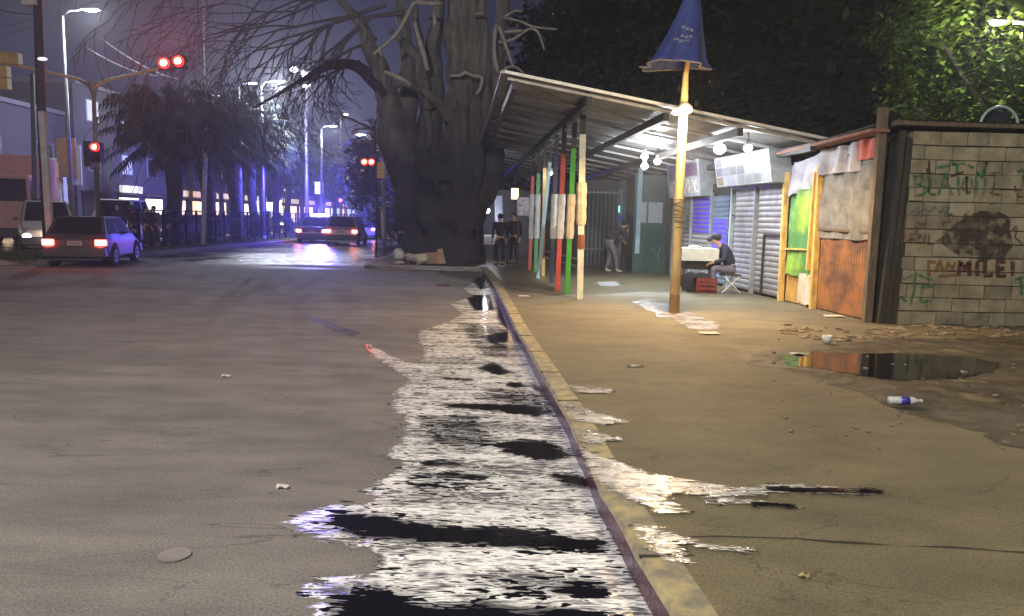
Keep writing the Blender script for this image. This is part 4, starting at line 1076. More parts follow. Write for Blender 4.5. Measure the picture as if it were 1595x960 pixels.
# queue on the median
for k, (px, d_, rz, c, lab) in enumerate(((183, 27.5, 200, (.03, .03, .06), 'tall dark coated person just right of the grey car roof, arms down'), (207, 29, 90, (.12, .03, .08), 'person in dark plum jacket second from the grey car on the median'),
        (227, 29.5, 260, (.03, .04, .12), 'person in navy jacket waiting by the median fence in the middle of the group'), (240, 30.5, 180, (.14, .10, .10), 'person in brownish pink jacket beside the median fence'),
        (262, 31.5, 120, (.02, .02, .05), 'person in black jacket standing nearest the first palm trunk'))):
    p = D(px, 340, d_); person((p.x, d_, .135), R(rz), {}, lab, 'people waiting on the median', c, (.03, .03, .05), (.01, .01, .01), sc=1.02 if k == 0 else .98)
p = G(622, 402, PZ); person((p.x, p.y + .6, PZ), R(200), dict(kL=(-.11, .1, .48), kR=(.11, .1, .48)), 'person in dark clothes standing behind the rubbish bags', None, (.012, .012, .03), (.012, .012, .025), (.01, .01, .01), sc=.97)

# ------------------------------------------------------------------ cart
cr = G(1092, 456, PZ); cy = cr.y + .05
ct = thing('food_cart', (cr.x, cy, PZ), 'low vendor cart with cream boxed top and black wheeled frame beside the seated man', 'cart')
zt, zb_ = D(1090, 387, cy).z, D(1090, 407, cy).z
xl, xr = D(1062, 400, cy).x, D(1120, 400, cy).x
mb = MB(); mb.box(((xl + xr) / 2, cy + .3, (zt + zb_) / 2), (xr - xl, .62, zt - zb_)); mb.build('top_box', mat('cream_panel', (.56, .54, .46), .6, scale=4), ct, bevel=.01)
mb = MB(); mb.ball(((xl + xr) / 2 - .1, cy + .25, zt + .02), .09, 8, (2, 1, .4), .5); mb.build('paper', mat('white_paper', (.7, .7, .7), .8), ct)
MBL = mat('black_frame', (.012, .012, .014), .5)
for x in (xl + .06, xr - .06):
    for y in (cy + .03, cy + .55):
        mb = MB(); mb.beam((x, y, PZ + .02), (x, y, zb_), .035); mb.build('leg', MBL, ct)
for x in (xl + .22, xl + .48):
    mb = MB(); mb.lathe((x, cy + .05, PZ + .22), [(.20, -.03), (.22, -.02), (.22, .02), (.20, .03), (.17, .02), (.17, -.02)], 20, 'y'); w_ = mb.build('wheel', mat('tyre_rubber', (.015, .015, .016), .8), ct, smooth=True)
    mb = MB()
    for k in range(6):
        a = k * math.pi / 6; mb.tube([(x - .18 * math.cos(a), cy + .05, PZ + .22 - .18 * math.sin(a)), (x + .18 * math.cos(a), cy + .05, PZ + .22 + .18 * math.sin(a))], .007, 5)
    mb.build('spokes', mat('spoke_metal', (.3, .3, .32), .4, .6), w_)
mb = MB(); mb.box(((xl + xr) / 2 + .1, cy + .35, PZ + .62), (.8, .4, .25)); mb.build('under_shelf', MBL, ct)
mb = MB(); c = Vector((xr - .28, cy - .02, PZ + .16))
mb.box(c + Vector((0, 0, -.14)), (.44, .32, .02))
for z in (-.06, .04, .13):
    for s in (-1, 1): mb.box(c + Vector((0, s * .155, z)), (.44, .012, .07)); mb.box(c + Vector((s * .215, 0, z)), (.012, .30, .07))
for s in (-1, 1):
    for s2 in (-1, 1): mb.box(c + Vector((s * .21, s2 * .15, 0)), (.03, .025, .32))
tag(mb.build('crate', mat('red_crate_plastic', (.20, .025, .018), .5)), 'red plastic crate on the pavement under the cart', 'crate')

# ------------------------------------------------------------------ rubbish by the tree
def lump(name, c, r, mt, lab, cat, sq=(1, 1, 1), jit=.6, grp=None):
    mb = MB(); mb.ball(c, r, 14, sq, jit); return tag(mb.build(name, mt, smooth=True), lab, cat, grp)
gy = YC + .75
M_BAG = mat('white_bag_plastic', (.58, .58, .56), .4, bump=.6, bscale=14)
lump('rubbish_bag', D(621, 396, gy), .19, M_BAG, 'round white knotted rubbish bag at the left of the rubbish pile', 'rubbish bag', (1, 1, 1), .25, 'white rubbish bags by the big tree')
lump('rubbish_bag', D(655, 403, gy - .1), .19, mat('cream_bag_plastic', (.60, .55, .42), .4, bump=.6, bscale=14), 'slumped cream rubbish bag in front of the cardboard', 'rubbish bag', (1.3, 1, .8), .9, 'white rubbish bags by the big tree')
lump('rubbish_bag', D(640, 401, gy + .1), .15, mat('pink_bag_plastic', (.50, .40, .38), .4, bump=.6), 'small pinkish rubbish bag in the middle of the pile', 'rubbish bag', (1.3, 1, .8), .9, 'white rubbish bags by the big tree')
lump('rubbish_bag', D(622, 409, gy - .15), .12, MATS['pink_bag_plastic'], 'flat pinkish bag lying under the round white bag', 'rubbish bag', (1.5, 1, .5), .8, 'white rubbish bags by the big tree')
M_CARD = mat('cardboard', (.36, .21, .13), .85, col2=(.28, .16, .11), scale=3)
cb = thing('cardboard_box', tuple(D(675, 410, gy)), 'crushed open cardboard box leaning at the right of the rubbish pile', 'box')
mb = MB(); mb.box(D(672, 402, gy + .2), (.55, .4, .36), Matrix.Rotation(R(-5), 3, 'Y')); mb.build('box_body', M_CARD, cb, bevel=.01)
mb = MB(); mb.plate([D(680, 411, gy - .06), D(695, 411, gy - .06), D(689, 387, gy + .05), D(681, 389, gy + .05)], .01); mb.build('flap', mat('cardboard_light', (.45, .28, .17), .85), cb)

# litter
bo = G(1408, 633, PZ); bt = thing('plastic_bottle', tuple(bo), 'empty clear plastic bottle with blue label lying on the muddy pavement', 'bottle')
mb = MB(); r0 = Vector((bo.x, bo.y, PZ + .05)); mb.lathe(r0, [(.030, -.135), (.034, -.12), (.034, .05), (.030, .08), (.014, .11), (.013, .13)], 14, 'x'); mb.build('body', mat('milky_plastic', (.62, .65, .68), .2), bt, smooth=True)
mb = MB(); mb.lathe(r0, [(.0355, -.04), (.0355, .035)], 14, 'x'); mb.build('blue_label', mat('blue_label', (.04, .05, .40), .4), bt, smooth=True)
mb = MB(); mb.lathe(r0, [(.016, .128), (.016, .15)], 10, 'x'); mb.build('cap', mat('white_cap', (.6, .6, .62), .4), bt)
cu = G(1288, 536, PZ); mb = MB(); mb.lathe((cu.x, cu.y, PZ + .012), [(.045, 0), (.065, .10), (.06, .10), (.042, .01)], 14)
tag(mb.build('paper_cup', mat('white_cup', (.75, .75, .77), .5), smooth=True), 'white plastic cup standing on the pavement before the puddle', 'cup')
def scrap(px, py, z, s, lab, col=(.6, .58, .55), w=2.0):
    p = G(px, py, z); mb = MB(); n = 7
    vs = [p + Vector((math.cos(a) * s * w, math.sin(a) * s, .02 + .012 * math.sin(a * 3 + px))) for a in [k * 2 * math.pi / n for k in range(n)]]
    mb.plate(vs, .004); return tag(mb.build('paper_scrap', mat('scrap_%02d%02d' % (int(col[0] * 99), int(col[2] * 99)), col, .8)), lab, 'litter', 'paper scraps on the ground')
scrap(816, 463, PZ, .06, 'white paper scrap on the pavement near the kerb by the posts')
scrap(990, 572, PZ, .025, 'thin pale scrap on the pavement below the yellow post', (.4, .36, .28), 4)
scrap(440, 762, 0, .02, 'tiny pale scrap on the road left of the water')
scrap(352, 588, 0, .025, 'tiny pale scrap on the open road ahead of the car')
scrap(1252, 902, PZ, .012, 'tiny yellowish scrap on the near pavement', (.5, .42, .2))
scrap(1300, 494, PZ, .10, 'white scrap at the foot of the orange tin shack', (.62, .5, .38))
scrap(1105, 521, PZ, .08, 'white scrap in the wet patch beyond the yellow post')
scrap(1580, 506, PZ, .10, 'long white scrap at the foot of the block wall', (.7, .7, .7), 4)
scrap(690, 445, 0, .13, 'flattened reddish scrap on the road beside the gutter water', (.16, .04, .03), 1.6)
scrap(1245, 553, PZ, .06, 'crumpled pale scrap at the left tip of the puddle', (.5, .48, .42), 2)
p = G(272, 866); mb = MB(); mb.lathe((p.x, p.y, .002), [(.075, 0), (.075, .006), (.05, .008)], 20)
tag(mb.build('road_cap', mat('pale_grey_metal', (.185, .18, .175), .5)), 'small round pale grey metal cap set in the near road', 'utility cap')
st_ = MB()
for k in range(110):
    px, py = random.uniform(1200, 1640), random.uniform(505, 700)
    if py < 545 and px > 1250 and random.random() < .3: continue
    p = G(px, py, PZ); r = random.uniform(.006, .018) * (1 if random.random() < .85 else 1.8)
    st_.ball(p + Vector((0, 0, r * .4)), r, 6, (1.2, 1, .6), .8)
tag(st_.build('pebbles', mat('pebble_grey', (.22, .19, .14), .85)), 'small loose stones and crumbs scattered on the muddy pavement', 'pebbles', kind='stuff')
rb_ = MB()
for k in range(160):
    px = random.uniform(1210, 1600); py = 512 + 12 * math.sin(px * .02) * .5 + random.uniform(-4, 16)
    p = G(px, py, PZ); r = random.uniform(.012, .05)
    rb_.ball(p + Vector((0, 0, r * .2)), r, 6, (2.2, 1, .5), .9)
tag(rb_.build('rubble', mat('rubble_tan', (.26, .20, .14), .9)), 'low crumbled edge of broken paving in front of the wall', 'rubble', kind='stuff')
# expansion crack across the near pavement
ck = [G(x, y, KZ) for x, y in [(985, 842), (1060, 842), (1130, 839), (1200, 838), (1240, 839), (1300, 846), (1380, 849), (1470, 853), (1600, 860), (1800, 866)]]
cr_ = MB()
for i, (a, b) in enumerate(zip(ck, ck[1:])):
    for j in range(5):
        p0, p1 = a.lerp(b, j / 5), a.lerp(b, (j + 1) / 5)
        w0 = max(.0008, .004 + .018 * noise.noise(p0 * 3)); w1 = max(.0008, .004 + .018 * noise.noise(p1 * 3))
        p0 = p0 + Vector((0, .05 * noise.noise(p0 * 2.5), 0)); p1 = p1 + Vector((0, .05 * noise.noise(p1 * 2.5), 0))
        z = Vector((0, 0, .004))
        cr_.add([p0 + Vector((0, -w0, 0)) + z, p1 + Vector((0, -w1, 0)) + z, p1 + Vector((0, w1, 0)) + z, p0 + Vector((0, w0, 0)) + z], [(0, 1, 2, 3)])
tag(cr_.build('pavement_crack', mat('crack_dark', (.02, .017, .012), .9)), kind='structure')

# ------------------------------------------------------------------ the big bare tree
M_BARK = mat('dark_bark', (.055, .052, .055), .85, col2=(.025, .024, .028), scale=2.2, stretch=(3, 3, .5), bump=1.0, bscale=10, contrast=(.34, .62))
M_BARKP = mat('pale_bark', (.24, .23, .21), .85, col2=(.10, .096, .09), scale=2.2, stretch=(3, 3, .5), bump=1.0, bscale=10, contrast=(.34, .62))
for mm in (M_BARK, M_BARKP):
    for nn in mm.node_tree.nodes:
        if nn.type == 'BUMP': nn.inputs['Distance'].default_value = .09
t_ = M_BARKP.node_tree; b_ = t_.nodes['Principled BSDF']; rr_ = b_.inputs['Base Color'].links[0].from_socket
g_ = N(t_, 'ShaderNodeTexCoord'); s_ = N(t_, 'ShaderNodeSeparateXYZ'); t_.links.new(g_.outputs['Object'], s_.inputs[0])
nn_ = N(t_, 'ShaderNodeTexNoise'); nn_.inputs['Scale'].default_value = .8; nn_.inputs['Detail'].default_value = 5; t_.links.new(g_.outputs['Object'], nn_.inputs['Vector'])
ma_ = N(t_, 'ShaderNodeMath', operation='MULTIPLY_ADD'); ma_.inputs[1].default_value = 4.0; t_.links.new(nn_.outputs[0], ma_.inputs[0]); t_.links.new(s_.outputs['Z'], ma_.inputs[2])
mr2 = N(t_, 'ShaderNodeMapRange'); mr2.inputs[1].default_value = 5.2; mr2.inputs[2].default_value = 8.4; t_.links.new(ma_.outputs[0], mr2.inputs[0])
mx_ = N(t_, 'ShaderNodeMix', data_type='RGBA'); t_.links.new(mr2.outputs[0], mx_.inputs[0]); mx_.inputs[6].default_value = (.038, .036, .042, 1); t_.links.new(rr_, mx_.inputs[7]); t_.links.new(mx_.outputs[2], b_.inputs['Base Color'])
TY = YC + 2.6
bt_ = G(690, 412, PZ)
tree = thing('bare_tree', (D(690, 412, TY).x, TY, PZ), 'huge bare tree with many fused pale upright trunks growing from the pavement corner', 'tree')
def limb(pts, name='limb', par=tree, n=10, sub=4, seed=0, gnarl=.06):
    """pts: (px, py, radius_px, depth offset)"""
    P, Rr = [], []
    for (x, y, r, dy) in pts:
        P.append(D(x, y, TY + dy)); Rr.append(r / FPX * (TY + dy))
    Q, QR = [], []
    for i in range(len(P) - 1):
        a0 = P[max(i - 1, 0)]; a, b = P[i], P[i + 1]; b1 = P[min(i + 2, len(P) - 1)]
        for k in range(sub):
            t = k / sub; t2, t3 = t * t, t * t * t
            q = .5 * ((2 * a) + (b - a0) * t + (2 * a0 - 5 * a + 4 * b - b1) * t2 + (3 * a - a0 - 3 * b + b1) * t3)
            r = Rr[i] + (Rr[i + 1] - Rr[i]) * t
            q = q + Vector((noise.noise(q * 1.7 + Vector((seed, 0, 0))), noise.noise(q * 1.7 + Vector((0, seed, 9))), 0)) * r * .5
            Q.append(q); QR.append(r * (1 + .16 * noise.noise(q * 2.2 + Vector((3, seed, 0)))))
    Q.append(P[-1]); QR.append(Rr[-1])
    mb = MB(); mb.tube(Q, QR, n)
    # surface lumps
    for i in range(len(mb.v)):
        v = Vector(mb.v[i]); c = Q[min(i // n, len(Q) - 1)]; d = v - c; a_ = 2 * math.pi * (i % n) / n; ring = i // n
        fl = 0 if n < 14 else .16 * noise.noise(Vector((math.cos(a_) * 2.6, math.sin(a_) * 2.6, seed * 3 + ring * .10))) + .06 * math.sin(6 * a_ + seed + .8 * noise.noise(Vector((ring * .2, seed, 0))))
        mb.v[i] = tuple(c + d * (1 + fl + .08 * noise.noise(v * 3.1) + .07 * noise.noise(v * 9)))
    return mb, Q, QR
TR_ = []
def trunkpiece(pts, name='trunk', seed=0, n=26):
    mb, Q, QR = limb(pts, seed=seed, n=n)
    mb.build(name, M_BARK if seed in (11,) else M_BARKP, tree, smooth=True); return Q, QR
trunkpiece([(688, 425, 66, 0), (690, 400, 56, 0), (690, 360, 52, 0), (690, 310, 50, 0), (692, 270, 40, .1), (694, 220, 20, .2)], seed=1, n=40)
trunkpiece([(640, 420, 26, -.2), (650, 380, 30, -.2), (652, 330, 32, 0), (640, 280, 30, .1), (622, 230, 26, .1), (606, 170, 20, .1), (592, 120, 15, .2), (572, 60, 9, .3), (548, 20, 6, .5), (520, -10, 4, .6)], seed=2)
trunkpiece([(735, 420, 22, -.2), (728, 380, 24, -.2), (722, 330, 28, -.2), (716, 260, 22, -.4), (712, 200, 20, -.4), (714, 120, 18, -.4), (712, 50, 17, -.4), (710, -10, 16, -.4), (712, -160, 12, -.4)], seed=3)
trunkpiece([(722, 330, 22, 0), (738, 260, 16, -.3), (740, 190, 15, -.3), (737, 110, 14, -.3), (736, 40, 13, -.3), (736, -160, 11, -.3)], seed=4)
trunkpiece([(715, 360, 22, .3), (748, 300, 22, .3), (764, 240, 18, .2), (772, 170, 15, .1), (776, 90, 13, 0), (782, 20, 11, 0), (790, -160, 8, 0)], seed=5)
trunkpiece([(700, 300, 18, -.2), (752, 200, 9, -.5), (754, 110, 8, -.5), (752, 10, 8, -.5), (750, -160, 6, -.5)], seed=15)
trunkpiece([(680, 340, 26, 0), (672, 270, 24, -.1), (668, 210, 19, 0), (674, 140, 15, .2), (678, 60, 12, .3), (684, -10, 10, .3), (690, -160, 12, .4)], seed=6)
trunkpiece([(655, 330, 22, .2), (640, 250, 24, .3), (634, 190, 18, .4), (636, 120, 12, .5), (628, 50, 9, .5), (622, -10, 7, .6), (620, -160, 8, .7)], seed=7)
trunkpiece([(668, 170, 9, -.5), (655, 120, 9, -.6), (646, 85, 8, -.6), (628, 66, 6, -.7), (608, 48, 4, -.8)], seed=8, n=10)
trunkpiece([(700, 190, 8, -.6), (690, 165, 8, -.7), (660, 142, 7, -.8), (632, 130, 7, -.9), (612, 132, 5, -.9)], seed=9, n=10)
trunkpiece([(668, 240, 7, -.4), (664, 160, 6, -.5), (656, 90, 6, -.5), (648, 30, 6, -.4), (638, -40, 5, -.3)], seed=10, n=10)
trunkpiece([(690, 330, 9, -.7), (708, 290, 9, -.8), (716, 255, 8, -.8), (708, 220, 6, -.7)], seed=13, n=10)
trunkpiece([(600, 150, 10, 0), (575, 118, 9, 0), (545, 100, 8, .1), (510, 104, 6, .2), (475, 122, 4, .3), (432, 148, 2.6, .5), (395, 168, 1.5, .6)], seed=11, n=10)
def twig(pts, name='branch', n=6, seed=0):
    mb, Q, QR = limb(pts, n=n, seed=seed, sub=3); mb.build(name, MATS['pale_twig_bark'], tree, smooth=True)
mat('pale_twig_bark', (.42, .39, .34), .8, col2=(.26, .24, .21), scale=6)
for k, b in enumerate([[(580, 86, 2, -1.6), (596, 72, 2.6, -1.6), (622, 48, 3, -1.6), (644, 6, 3.4, -1.6), (668, 6, 3, -1.6), (690, 6, 2.4, -1.4)], [(590, 74, 2, -1.6), (594, 88, 1.6, -1.6)],
     [(700, 118, 2, -1.1), (716, 118, 2.6, -1.1), (724, 113, 2.8, -1.1), (736, 118, 2.6, -1.1), (750, 121, 2.8, -1.1), (749, 136, 2.6, -1.1), (742, 147, 2, -1.1)],
     [(776, 112, 3, -.6), (770, 76, 3.4, -.6), (774, 40, 3.4, -.6), (784, 60, 3, -.8), (792, 84, 2.6, -.9), (800, 106, 2, -1)], [(776, 66, 2.6, -.6), (798, 62, 2.4, -.7), (822, 46, 2.2, -.8), (838, 50, 2.2, -.8), (848, 78, 1.4, -.8)],
     [(784, 28, 2.2, -.5), (800, 18, 2, -.6), (814, 18, 1.6, -.6)], [(786, 28, 1.6, -.5), (812, 34, 1.8, -.6), (830, 42, 2, -.7), (868, 46, 1.6, -.7)],
     [(785, 50, 2.6, -.7), (800, 49, 3, -.8), (814, 48, 2, -.9)], [(776, 114, 2, -.8), (794, 104, 2.4, -.9), (806, 106, 2, -1), (816, 114, 1.4, -1)], [(600, 112, 3, -1), (620, 120, 3.6, -1), (640, 133, 3.6, -1)],
     [(738, 23, 1.6, -1), (753, 20, 2, -1.2)], [(646, 34, 3, -.9), (653, 60, 4, -.9), (660, 84, 4, -.9), (666, 110, 4, -.9)], [(676, 20, 2.6, -.9), (678, 40, 3, -.9)]]):
    twig(b, seed=k + 30)
# long thin bare boughs reaching left over the road
rnd = random.Random(11)
boughs = []
def bough(x, y, a, r, L, dy, lvl):
    """angle a in degrees, 180 = to the left, grows with droop"""
    pts = []; nst = 9
    for i in range(nst):
        pts.append((x, y, max(.45, r * (1 - i / nst)), dy + i * .12))
        x += math.cos(R(a)) * L / nst; y -= math.sin(R(a)) * L / nst
        a += rnd.uniform(-7, 9) + (1.6 if lvl else 1.0)
        if lvl < 3 and i > 0 and rnd.random() < (.64, .50, .30)[lvl]:
            bough(x, y, a + rnd.choice((-1, 1)) * rnd.uniform(14, 34) + 6, r * .6 * (1 - i / nst) + .35, L * rnd.uniform(.35, .6), dy + i * .12, lvl + 1)
    boughs.append(pts)
for x, y, a, r, L in ((640, -30, 190, 4, 330), (628, 20, 187, 4, 300), (600, 8, 196, 3.5, 260), (586, 60, 205, 3, 180), (650, -90, 188, 4, 420), (575, 30, 215, 3, 200), (560, 22, 200, 3, 270), (680, -140, 190, 4, 460), (600, -40, 192, 3, 340), (560, 40, 232, 2.6, 140), (560, 96, 200, 3, 150), (600, 210, 160, 3, 70)):
    bough(x, y, a, r, L, .2, 0)
mb_all = MB()
for i, b in enumerate(sorted(boughs, key=lambda b: -b[0][2])):
    mb, Q, QR = limb(b, n=5, sub=1, seed=i)
    if i < 60: mb.build('branch', MATS.get('dark_twig_bark') or mat('dark_twig_bark', (.12, .11, .10), .9), tree, smooth=True)
    else: mb_all.add(mb.v, mb.f)
o = mb_all.build('twigs', MATS['dark_twig_bark'], tree, smooth=True); o['kind'] = 'stuff'
M_DLEAF = mat('dark_leaf', (.022, .032, .02), .7, col2=(.02, .03, .018), scale=1.5, coords='Object')

# ------------------------------------------------------------------ leafy trees
def leaf_mat(name, c, c2, tl=.3):
    m = mat(name, c, .55, col2=c2, scale=.9, contrast=(.35, .6))
    b = m.node_tree.nodes['Principled BSDF']; b.inputs['Subsurface Weight'].default_value = 0
    return m
M_LEAF = leaf_mat('leaf_green', (.032, .050, .020), (.014, .024, .012))
def leafy_tree(cx, cy, base, trunk_h, cz, rx, ry, rz, nclump, nleaf, ls, label, group, mt=M_LEAF, seed=0, mtrunk=None, tr=.22):
    rn = random.Random(seed); t = thing('tree', (cx, cy, base), label, 'tree', group)
    mb = MB(); top = Vector((cx + rn.uniform(-.3, .3), cy, cz))
    mb.tube([(cx, cy, base), (cx + .05, cy, base + trunk_h * .5), (cx, cy, base + trunk_h), tuple(top)], [tr * 1.3, tr, tr * .8, tr * .3], 9)
    C = []
    for k in range(nclump):
        while True:
            p = Vector((rn.uniform(-1, 1), rn.uniform(-1, 1), rn.uniform(-1, 1)))
            if .25 < p.length < 1: break
        p = p * (.7 + .3 / max(p.length, .5)) if p.length < .7 else p
        C.append((Vector((cx + p.x * rx, cy + p.y * ry, cz + p.z * rz)), rn.uniform(.16, .30) * min(rx, rz)))
    for c, r in C[:14]:
        s0 = Vector((cx, cy, base + trunk_h * rn.uniform(.8, 1.1))); mb.tube([s0, s0.lerp(c, .5) + Vector((0, 0, .2)), c], [tr * .45, tr * .28, .03], 6)
    mb.build('trunk', mtrunk or M_WOODD, t, smooth=True)
    vs, fs = [], []
    for c, r in C:
        for k in range(nleaf):
            d = Vector((rn.gauss(0, 1), rn.gauss(0, 1), rn.gauss(0, .8)))
            d = d / max(d.length, .01) * r * rn.uniform(.3, 1.15)
            p = c + d
            a = Vector((rn.uniform(-1, 1), rn.uniform(-1, 1), rn.uniform(-.5, .5))).normalized(); b = a.cross(Vector((rn.uniform(-.6, .6), rn.uniform(-.6, .6), 1)).normalized()).normalized()
            s = ls * rn.uniform(.6, 1.3); i = len(vs)
            vs += [p - a * s, p + b * s * .5, p + a * s, p - b * s * .5]; fs.append((i, i + 1, i + 2, i + 3))
    mc = MB(); mc.v = [tuple(v) for v in vs]; mc.f = fs; mc.m = [0] * len(fs)
    mc.build('crown', mt, t)
    return t
# behind the stalls, a dark bank of trees
for k, (px, d_, rx, cz, lab) in enumerate(((905, 30, 3.2, 7.2, 'dark leafy tree just right of the big bare tree, above the canopy'), (1010, 28, 4.2, 8.2, 'dark leafy tree rising behind the canopy and the blue parasol'), (1150, 27, 4.6, 8.6, 'dark leafy tree behind the canopy right of the blue parasol'),
      (1300, 25, 4.6, 8.4, 'dark leafy tree behind the shuttered stalls and the tin shack'), (1440, 23, 4.2, 7.6, 'dark leafy tree behind the wall corner timber post'), (1230, 31, 5, 10.5, 'tallest dark tree farthest behind the stalls'), (1010, 34, 5, 11, 'tall dark tree behind the parasol, farther back'))):
    p = D(px, 340, d_); leafy_tree(p.x, d_, 0, 3.2, cz, rx, 3.0, cz * .55, 80, 240, .19, lab, 'dark trees behind the stalls', seed=50 + k)
# leafy boughs lit by the lamp at the upper right
p = D(1590, 340, 17.5); leafy_tree(p.x + .3, 17.8, 0, 2.6, 6.2, 3.6, 2.2, 3.6, 130, 290, .085, 'leafy tree with leaves brightly lit by the lamp above the hoop', 'dark trees behind the stalls', mt=leaf_mat('leaf_lit', (.12, .19, .02), (.03, .06, .01)), seed=77)
p = D(1555, 38, 15.6)
street_lamp(p.x + 1.7, 15.6, p.z + .05, -1.4, 300, 'street lamp shining among the leaves above the block wall', (1, .96, .84), hs=.5)

# ------------------------------------------------------------------ palms and trees on the median
def palm(x, y, base, h, label, seed, rad=.24, cr=2.6):
    rn = random.Random(seed); t = thing('palm_tree', (x, y, base), label, 'palm tree', 'palms in a row on the median')
    mb = MB(); pts = [(x + .12 * math.sin(k * .9 + seed), y, base + h * k / 6) for k in range(7)]; mb.tube(pts, [rad * 1.35, rad * 1.05, rad, rad * 1.05, rad * 1.15, rad * 1.3, rad], 10)
    mb.build('trunk', M_WOODD, t, smooth=True)
    vs, fs = [], []; top = Vector((x, y, base + h))
    for k in range(190):
        az = rn.uniform(0, 6.283); el = rn.uniform(-.30, 1.40); L = cr * rn.uniform(.75, 1.15)
        d = Vector((math.cos(az) * math.cos(el), math.sin(az) * math.cos(el), math.sin(el))); q = top.copy(); st = L / 9; prev = None
        for i in range(10):
            d2 = d - Vector((0, 0, .105 * i)); d2.normalize(); q = q + d2 * st
            side = d2.cross(Vector((0, 0, 1))); side = side.normalized() if side.length > .05 else Vector((1, 0, 0))
            w = .42 * math.sin(math.pi * (i + 1) / 11)
            for s in (-1, 1):
                for jj in (0, .5):
                    b0 = q - d2 * st * jj; tip = b0 + side * s * w + d2 * .12 - Vector((0, 0, .22 + rn.uniform(0, .15))); n_ = len(vs)
                    vs += [b0 - d2 * .055, b0 + d2 * .055, tip]; fs.append((n_, n_ + 1, n_ + 2))
    mc = MB(); mc.v = [tuple(v) for v in vs]; mc.f = fs; mc.m = [0] * len(fs); mc.build('crown', M_DLEAF, t)
    return t
ords = ('nearest palm on the median, right of the waiting people', 'second palm from the waiting people, leaning slightly, between two headlights', 'third palm along the median fence', 'fourth palm along the median fence', 'fifth palm along the median fence', 'sixth palm along the median fence', 'farthest palm in the row, toward the police car')
for k, (px, y, h, r) in enumerate(((270, 32.5, 4.7, .32), (321, 36.5, 5.2, .30), (365, 41, 5.4, .28), (395, 46, 5.7, .26), (412, 51, 6.0, .24), (432, 57, 6.4, .24), (448, 64, 6.8, .24))):
    q = D(px, 340, y); palm(q.x, y, .135, h, ords[k], 5 + k, r, 2.45)
M_TRLEAF = leaf_mat('leaf_street', (.10, .12, .07), (.04, .05, .035))
for k, (px, y, cz, rx, lab) in enumerate(((345, 62, 9.5, 4.2, 'pale lit street tree behind the palms left of the brightest lamp'), (470, 74, 8.5, 4.6, 'street tree lit from above beyond the palms'), (520, 88, 8.8, 5, 'far street tree hanging over the road behind the police car'), (560, 100, 8.0, 5, 'far street tree above the silver car'), (430, 90, 10, 5, 'tall far street tree below the brightest lamp'))):
    q = D(px, 340, y); leafy_tree(q.x, y, .1, 3.4, cz * .72, rx, rx, cz * .36, 40, 170, .26, lab, 'street trees along the avenue', mt=M_TRLEAF, seed=90 + k)
for k, (px, y, cz, rx, lab) in enumerate(((588, 52, 6.6, 3.0, 'dark tree right of the road behind the small signal pole'), (630, 40, 6.0, 3.2, 'dark tree directly behind the big bare tree'), (700, 50, 6.5, 4.5, 'dark tree behind the right side of the big bare tree'), (780, 60, 8, 5, 'dark tree beyond the far end of the canopy'))):
    q = D(px, 340, y); leafy_tree(q.x, y, .1, 2.2, cz * .6, rx, rx, cz * .5, 40, 170, .22, lab, 'dark trees beyond the bare tree', mt=M_DLEAF, seed=120 + k)

# median fence
fn = thing('median_fence', (-15.3, 28, .13), 'long dark iron railing running along the median past the palms', 'fence')
M_IRON = mat('black_iron', (.010, .010, .012), .85, spec=.15)
fa, fb_ = Vector((-14.75, 27.0, .13)), Vector((-13.3, 74.0, .13))
nP = 47
for k in range(nP + 1):
    a = fa.lerp(fb_, k / nP); mb = MB(); mb.beam(a, a + Vector((0, 0, 1.55)), .07); mb.build('post', M_IRON, fn)
mb = MB()
for k in range(nP * 4):
    a = fa.lerp(fb_, (k + .5) / (nP * 4)); mb.beam(a + Vector((0, 0, .25)), a + Vector((0, 0, 1.45)), .022)
mb.build('bars', M_IRON, fn)
for z in (.3, 1.15, 1.5):
    mb = MB(); mb.beam(fa + Vector((0, 0, z)), fb_ + Vector((0, 0, z)), .05); mb.build('rail', M_IRON, fn)

# ------------------------------------------------------------------ vehicles
M_GLASS = mat('car_glass', (.02, .022, .028), .08, spec=.8)
M_TYRE = MATS['tyre_rubber']; M_RIM = mat('wheel_rim', (.4, .4, .42), .35, .7)
M_TAIL = glow('tail_lamp_lit', (1.0, .10, .06), 9); M_TAILC = glow('tail_lamp_core', (1.0, .55, .42), 30); M_HL = glow('headlamp_lit', (1.0, .80, .62), 38); M_HLW = glow('headlamp_white', (.85, .88, 1.0), 38)
M_TRIM = mat('dark_bumper', (.035, .036, .042), .45); M_RED = mat('red_lens', (.40, .015, .012), .25)
def hexa(mb, c):
    mb.add(c, [(3, 2, 1, 0), (4, 5, 6, 7), (0, 1, 5, 4), (1, 2, 6, 5), (2, 3, 7, 6), (3, 0, 4, 7)])
def inset(c, f, m_, off, u0=0, u1=1, v0=0, v1=1):
    """quad on a face (corners bl br tr tl) inset by fractions, pushed out"""
    bl, br, tr, tl = [Vector(c[i]) for i in f]
    def P(u, v): return bl.lerp(br, u).lerp(tl.lerp(tr, u), v)
    q = [P(u0 + m_, v0 + m_), P(u1 - m_, v0 + m_), P(u1 - m_, v1 - m_), P(u0 + m_, v1 - m_)]
    n = (q[1] - q[0]).cross(q[3] - q[0]).normalized()
    return [p + n * off for p in q]
